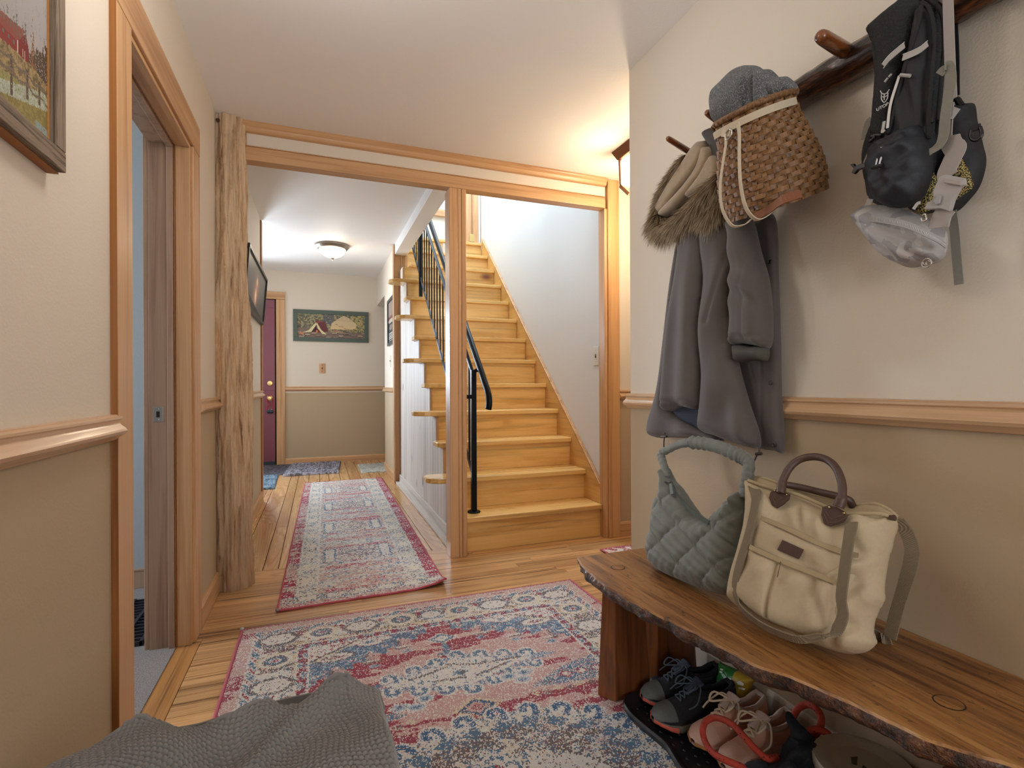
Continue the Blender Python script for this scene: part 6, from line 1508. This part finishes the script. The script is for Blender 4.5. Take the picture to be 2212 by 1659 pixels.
MB().lathe([(.006, 0), (.006, .001), (0, .001)], 14, onZ(1426, 1470, .0302)).build('hang_hole', M['dark'], tr)
mb = MB()
for i in range(11):
    for j in range(24):
        x = .905 + i * .028 + (j % 2) * .014; y_ = .71 + j * .028
        if x < 1.2: mb.lathe([(.0052, 0), (.004, .002), (0, .0028)], 7, (x, y_, .0142))
o = mb.build('tread_studs', M['rubber'], tr, smooth=True); o['kind'] = 'stuff'

# ---- shoes
def shoe(label, toe, heel, mats, group=None, lean=0., z0=.0145, bow=1):
    toe, heel = Vector((*toe, 0)), Vector((*heel, 0)); ax = (toe - heel); L = ax.length; ax.normalize(); lat = Vector((-ax.y, ax.x, 0))
    t_ = thing('running_shoe', label, 'shoe', heel.lerp(toe, .5) + Vector((0, 0, z0)), group)
    k = L / .28
    def _(t): return 0
    def W(t): return k * np.interp(t, [0, .04, .12, .3, .45, .62, .75, .88, .96, 1.0], [.010, .026, .034, .036, .036, .044, .048, .043, .028, .006])
    def ZB(t): return k * (.022 * sst(.72, 1.0, t) + .006 * sst(.1, 0, t))
    def ZS(t): return k * np.interp(t, [0, .2, .5, .75, 1], [.040, .036, .032, .030, .036])
    def HT(t): return k * np.interp(t, [0, .06, .2, .36, .46, .55, .68, .8, .92, 1.0], [.062, .080, .062, .066, .082, .074, .054, .040, .027, .0])
    def P(t, s_, z_): return heel + ax * (t * L) + lat * s_ + Vector((0, 0, z0 + z_))
    NT_, NSs = 44, 28
    sole = MB()
    def solefn(a, b):
        t = .002 + .996 * a; th = 2 * math.pi * b; c_, s_ = math.cos(th), math.sin(th)
        q = (abs(c_) ** 4 + abs(s_) ** 4) ** (-.25); w_ = W(t) * 1.08; zb, zs = ZB(t), ZS(t)
        zz = zb + (zs - zb) * (.5 + .5 * s_ * q * .98); bul = 1 + .05 * (1 - abs(s_ * q))
        zz += .0012 * math.sin(t * 130) * (s_ < -.6)
        return P(t, w_ * c_ * q * bul, zz)
    sole.grid(solefn, NT_, NSs); sole.build('sole', mats['sole'], t_, smooth=True)
    def band(name, t0, t1, s0, s1, out, m_):
        def f(a, b):
            t = t0 + (t1 - t0) * a; th = s0 + (s1 - s0) * b; c_, s_ = math.cos(th), math.sin(th); q = (abs(c_) ** 4 + abs(s_) ** 4) ** (-.25)
            zb, zs = ZB(t), ZS(t); return P(min(t, 1.0) + (.006 if t > .98 else 0), W(min(t, .995)) * 1.08 * c_ * q * (1.05 + out), zb + (zs - zb) * (.5 + .5 * s_ * q * .98))
        MB().grid(f, 18, 10).build(name, m_, t_, smooth=True, solid=.002)
    band('sole_accent', .80, .995, -.9, .55, .05, mats['accent']); band('sole_accent', .80, .995, math.pi - .55, math.pi + .9, .05, mats['accent'])
    def cav(t): return sst(.035, .09, t) * (1 - sst(.40, .50, t))
    def upfn(a, b):
        t = .012 + .976 * a; ph = math.pi * b; c_, s_ = math.cos(ph), math.sin(ph)
        w_ = W(t) * (.99 - .30 * s_ * (1 - .35 * sst(.55, .9, t)) * (1 if t > .3 else .8))
        g_ = 1 - sst(.13, .24, abs(b - .5)); H = HT(t)
        zz = ZS(t) - .004 + H * max(0, s_) ** .62 * (1 - .93 * cav(t) * g_)
        return P(t, w_ * c_ * (1 if s_ < .99 else 1), zz)
    upo = MB().grid(upfn, 60, 40).build('upper', mats['upper'], t_, smooth=True)
    rim = [Vector(upfn(a, .5 - .235)) for a in np.linspace(.05, .455, 16)] + [Vector(upfn(a, .5 + .235)) for a in np.linspace(.455, .05, 16)]
    MB().tube(rim, [.0075 * k] * len(rim), 8, closed=True).build('collar', mats['collar'], t_, smooth=True)
    def toec(a, b):
        p = Vector(upfn(.80 + .2 * a, .04 + .92 * b)); return p + (p - P(.85, 0, .02 * k)).normalized() * .0022
    MB().grid(toec, 12, 20).build('toe_cap', mats['cap'], upo, smooth=True)
    def heelc(a, b):
        p = Vector(upfn(.16 * a, .03 + .30 * b if b < .5 else .67 + .30 * (b - .5) * 2 * .5 + .15 * (b - .5) * 2)); return p
    for s_ in (0, 1):
        def side(a, b):
            bb = .06 + .20 * b if s_ == 0 else .94 - .20 * b
            p = Vector(upfn(.16 + .30 * a, bb)); return p + lat * (.0018 if s_ == 0 else -.0018) + Vector((0, 0, .0005))
        MB().grid(side, 14, 6).build('side_overlay', mats['overlay'], upo, smooth=True)
    def tng(a, b):
        t = .60 - .17 * a; s_ = (b - .5) * 2; p = Vector(upfn((t - .012) / .976, .5)) if t > .51 else P(t, 0, ZS(t) + HT(.5) * .97 + k * .020 * (.51 - t) / .15)
        return p + lat * s_ * k * (.016 + .006 * a) + Vector((0, 0, .005 - .004 * s_ * s_))
    MB().grid(tng, 14, 8).build('tongue', mats['tongue'], t_, smooth=True, solid=.006)
    lace = MB(); ts = [.50, .55, .60, .65, .70]
    def LP(t, sg, up=.004):
        p = Vector(upfn((t - .012) / .976, .5 + sg * .15)); return p + Vector((0, 0, up))
    for i in range(len(ts)):
        for sg in (1, -1):
            if i < len(ts) - 1: lace.tube(catmull([LP(ts[i], sg), (LP(ts[i], sg) + LP(ts[i + 1], -sg)) / 2 + Vector((0, 0, .006)), LP(ts[i + 1], -sg)], 4), mats['lr'], 6)
    lace.tube([LP(ts[-1], 1), LP(ts[-1], -1)], mats['lr'], 6)
    kn = (LP(.48, 1) + LP(.48, -1)) / 2 + Vector((0, 0, .010))
    for sg in (1, -1):
        lace.tube(catmull([LP(.5, sg), kn], 4), mats['lr'], 6)
        a = kn + ax * .028 * bow + lat * sg * .035 + Vector((0, 0, .012)); b = kn + ax * .050 + lat * sg * .028 + Vector((0, 0, -.004)); c_ = kn + ax * .02 + lat * sg * .010
        lace.tube(catmull([kn, a, b, c_, kn], 6), mats['lr'], 6)
        lace.tube(catmull([kn, kn + lat * sg * .03 + ax * .005 + Vector((0, 0, .006)), kn + lat * sg * .052 + ax * .03 + Vector((0, 0, -.022)), kn + lat * sg * .05 + ax * .055 + Vector((0, 0, -.035))], 6), mats['lr'] * .9, 6)
    lace.lathe([(0, -.005), (.006, -.002), (.006, .003), (0, .006)], 8, kn); lace.build('laces', mats['lace'], t_, smooth=True)
    return t_
M['s_sole'] = plain('grey_green_midsole', '6f6c60', .7, bump=.4, bscale=160, var=.15); M['s_coral'] = plain('coral_rubber', 'd0604e', .6)
M['s_black'] = plain('black_shoe_mesh', '15171d', .75, bump=.7, bscale=420); M['s_cap'] = plain('grey_toe_overlay', '585a56', .7, bump=.5, bscale=300, var=.2)
M['s_collar'] = plain('navy_black_collar', '12151d', .85, bump=.4, bscale=500); M['s_lace'] = plain('grey_blue_lace', '4f5a66', .8, bump=.6, bscale=1200)
bl_ = dict(sole=M['s_sole'], accent=M['s_coral'], upper=M['s_black'], collar=M['s_collar'], cap=M['s_cap'], overlay=plain('dark_shoe_overlay', '23262b', .5), tongue=plain('navy_tongue', '20293c', .6), lace=M['s_lace'], lr=.0022)
s1 = shoe('black trail shoe with grey laces beside the bench leg, rear one of its pair', (.925, 1.335), (1.190, 1.290), bl_, 'black trail shoes')
s2 = shoe('black trail shoe with coral sole tip beside the pink shoes, front one of its pair', (.893, 1.236), (1.160, 1.200), bl_, 'black trail shoes')
M['p_mesh'] = plain('pink_shoe_knit', 'd3a088', .8, bump=.8, bscale=260, var=.08); M['p_lace'] = plain('cream_lace', 'd9c3a6', .8, bump=.5, bscale=1200); M['p_collar'] = plain('pale_pink_collar', 'c9b2a6', .9, bump=.7, bscale=420)
pk_ = dict(sole=plain('pale_pink_sole', 'd6b3a4', .6), accent=plain('amber_sole_edge', 'b9824f', .5), upper=M['p_mesh'], collar=M['p_collar'], cap=plain('pink_toe', 'd2aa98', .75, bump=.5, bscale=300), overlay=plain('pink_side_overlay', 'c88a70', .6), tongue=M['p_collar'], lace=M['p_lace'], lr=.0030)
s3 = shoe('pink running shoe with cream laces behind the red rope loop', (.935, 1.118), (1.200, 1.128), pk_, 'pink running shoes')
s4 = shoe('pink running shoe nearest the front, half under the black glove', (.945, 1.018), (1.210, 1.040), pk_, 'pink running shoes')

# ---- red rope leash
rp = NT('red_rope'); p = rp.pos(); ck = rp.n('ShaderNodeTexVoronoi', {'Vector': p, 'Scale': 95.}).outputs['Distance']; rp.bump(rp.noise(p, 700, 2, .6), .7, .002)
M['rope'] = rp.fin(rp.mix(rp.math('LESS_THAN', ck, .17), lin('b23a26'), lin('2a1512')), .7)
ro = thing('rope_leash', 'thick red rope dog leash looped over the pink shoes', 'leash', (1.0, 1.05, .0145))
def zz(q, h): return onZ(*z5(*q), h)
rpts = [zz((1160, 850), .110), zz((1030, 860), .125), zz((900, 760), .135), zz((760, 610), .148), zz((610, 450), .152), zz((480, 375), .15), zz((360, 352), .14), zz((260, 400), .13), zz((222, 500), .12), zz((240, 620), .10), zz((300, 740), .10), zz((400, 830), .11), zz((540, 900), .115), zz((690, 960), .11), zz((760, 1000), .10)]
MB().tube(catmull(rpts, 8), .0078, 12).build('rope', M['rope'], ro, smooth=True)
rp2 = [onX(*z5(*q), x) for q, x in (((1330, 480), 1.14), ((1370, 320), 1.16), ((1440, 220), 1.17), ((1540, 185), 1.18), ((1640, 230), 1.18), ((1705, 330), 1.18), ((1700, 450), 1.17), ((1630, 560), 1.155), ((1560, 530), 1.14), ((1640, 500), 1.14), ((1760, 530), 1.15), ((1832, 610), 1.16), ((1800, 700), 1.15), ((1740, 760), 1.14), ((1650, 800), 1.12))]
MB().tube(catmull(rp2, 7), .0085, 12).build('rope', M['rope'], ro, smooth=True)

# ---- black glove slumped over the shoes
gl = thing('winter_glove', 'black fabric glove with pointed thumb slumped over the pink shoe', 'glove', (1.06, .95, .1))
M['glove'] = plain('blue_black_fleece', '1c2028', .8, bump=.5, bscale=900, var=.3)
soft('palm', [z5(*q) for q in ((730, 960), (800, 900), (920, 885), (1040, 905), (1150, 880), (1205, 780), (1215, 715), (1290, 620), (1330, 560), (1400, 500), (1500, 490), (1620, 600), (1780, 740), (1920, 860), (2010, 905), (2110, 1000), (2110, 1100), (1400, 1150), (800, 1120))], M['glove'], gl, (1.085, .95, .15), Vector((-.80, -.35, .48)), T=.055, D=.06, res=.005, fn=lambda u, v, d: .008 * np.sin((u + v * 1.6) / 13.) + .006 * np.sin((u - v) / 17 + 1), back=.5)
soft('thumb', [z5(*q) for q in ((1266, 300), (1284, 268), (1310, 278), (1370, 350), (1430, 430), (1530, 520), (1540, 640), (1400, 640), (1340, 560), (1330, 480), (1290, 390))], M['glove'], gl, (1.065, .95, .2), Vector((-.92, -.3, .2)), T=.026, D=.02, res=.004, back=.8)
soft('finger', [z5(*q) for q in ((735, 970), (790, 905), (880, 885), (985, 890), (1030, 910), (1020, 1010), (900, 1060), (760, 1060))], M['glove'], gl, (.985, .95, .15), Vector((-.7, -.3, .6)), T=.03, D=.03, res=.004, back=.6)
soft('finger', [z5(*q) for q in ((1140, 960), (1230, 910), (1330, 890), (1400, 940), (1420, 1060), (1200, 1100))], M['glove'], gl, (1.0, .95, .15), Vector((-.7, -.3, .6)), T=.03, D=.03, res=.004, back=.6)

# ---- green treat bag
tb = thing('treat_bag', 'green and yellow treat pouch standing behind the black shoe', 'bag', (1.2, 1.26, .0145))
fo = NT('printed_foil'); p = fo.pos()
sx = fo.n('ShaderNodeSeparateXYZ', {'Vector': p}); yy_, zz_ = sx.outputs[1], sx.outputs[2]
q_ = fo.math('ADD', yy_, fo.math('MULTIPLY', zz_, -.32))
c = fo.mix(fo.math('LESS_THAN', q_, 1.178), lin('2f7a3a'), lin('c2a33a'))
c = fo.mix(fo.n('ShaderNodeMapRange', {'Value': fo.math('ADD', zz_, fo.math('MULTIPLY', fo.noise(p, 30, 3, .6), .06)), 'From Min': .175, 'From Max': .215, 'To Min': 0., 'To Max': .75}).outputs[0], c, lin('8fc2a8'))
fo.bump(fo.noise(p, 34, 3, .6, .6), .6, .006); M['foil'] = fo.fin(c, .28)
tpo = soft('pouch', [z4(*q) for q in ((960, 190), (985, 215), (1100, 265), (1270, 352), (1255, 400), (1230, 470), (1205, 560), (1180, 600), (1090, 590), (1000, 560), (960, 500), (935, 340), (958, 290))], M['foil'], tb, (1.19, 1.2, .1), Vector((-.95, -.2, .25)), T=.028, D=.04, res=.005, fn=lambda u, v, d: .003 * np.sin((u * 1.1 + v) / 6) * sst_np(1490 - v, 20, 60), back=.4)
tz = Vector((-.95, -.2, .25)).normalized()
def ong(q, o_): return hit(*z4(*q), Vector((1.19, 1.2, .1)) + tz * o_, tz)
for pts in (((1040, 440), (1052, 395), (1068, 405), (1088, 440), (1080, 470), (1050, 470)), ((1110, 385), (1140, 372), (1175, 395), (1170, 415), (1120, 405)), ((1130, 425), (1190, 440), (1180, 455), (1125, 440)), ((1060, 490), (1075, 485), (1095, 530), (1085, 545)), ((968, 262), (992, 270), (990, 280), (966, 273)), ((962, 285), (986, 292), (984, 302), (960, 296))):
    a = [ong(q, .031) for q in pts]; MB().hexa(a, [p_ + tz * .0008 for p_ in a]).build('printed_mark', plain('white_print', 'd9dcd2', .4), tpo)

# ---- round lidded tub
tub = thing('storage_tub', 'round beige tub lid with small dark print low under the bench', 'tub', (1.135, .80, 0))
M['lid'] = plain('beige_lid_plastic', 'a99c86', .45)
tc = Vector((1.135, .795, .0))
MB().lathe([(.078, .0146), (.088, .02), (.095, .135), (.095, .14), (0, .14)], 40, tc).build('tub_body', plain('pale_tub_plastic', 'c2b9a6', .4), tub, smooth='auto')
MB().lathe([(.098, .128), (.101, .132), (.101, .150), (.098, .154), (.070, .152), (.062, .149), (.058, .149), (0, .150)], 48, tc).build('lid', M['lid'], tub, smooth='auto'); lido = [x for x in tub.children if x.name.startswith('lid')][0]
for pts in (((-.012, .022), (.004, .026), (.022, .012), (.016, .004), (-.002, .016)), ((.002, .0), (.012, -.004), (.018, -.030), (.008, -.034))):
    a = [tc + Vector((-x, -y * -1, .1502)) for x, y in pts]; MB().hexa(a, [p_ + Vector((0, 0, .0006)) for p_ in a]).build('printed_mark', plain('brown_print', '4a3a30', .5), lido)
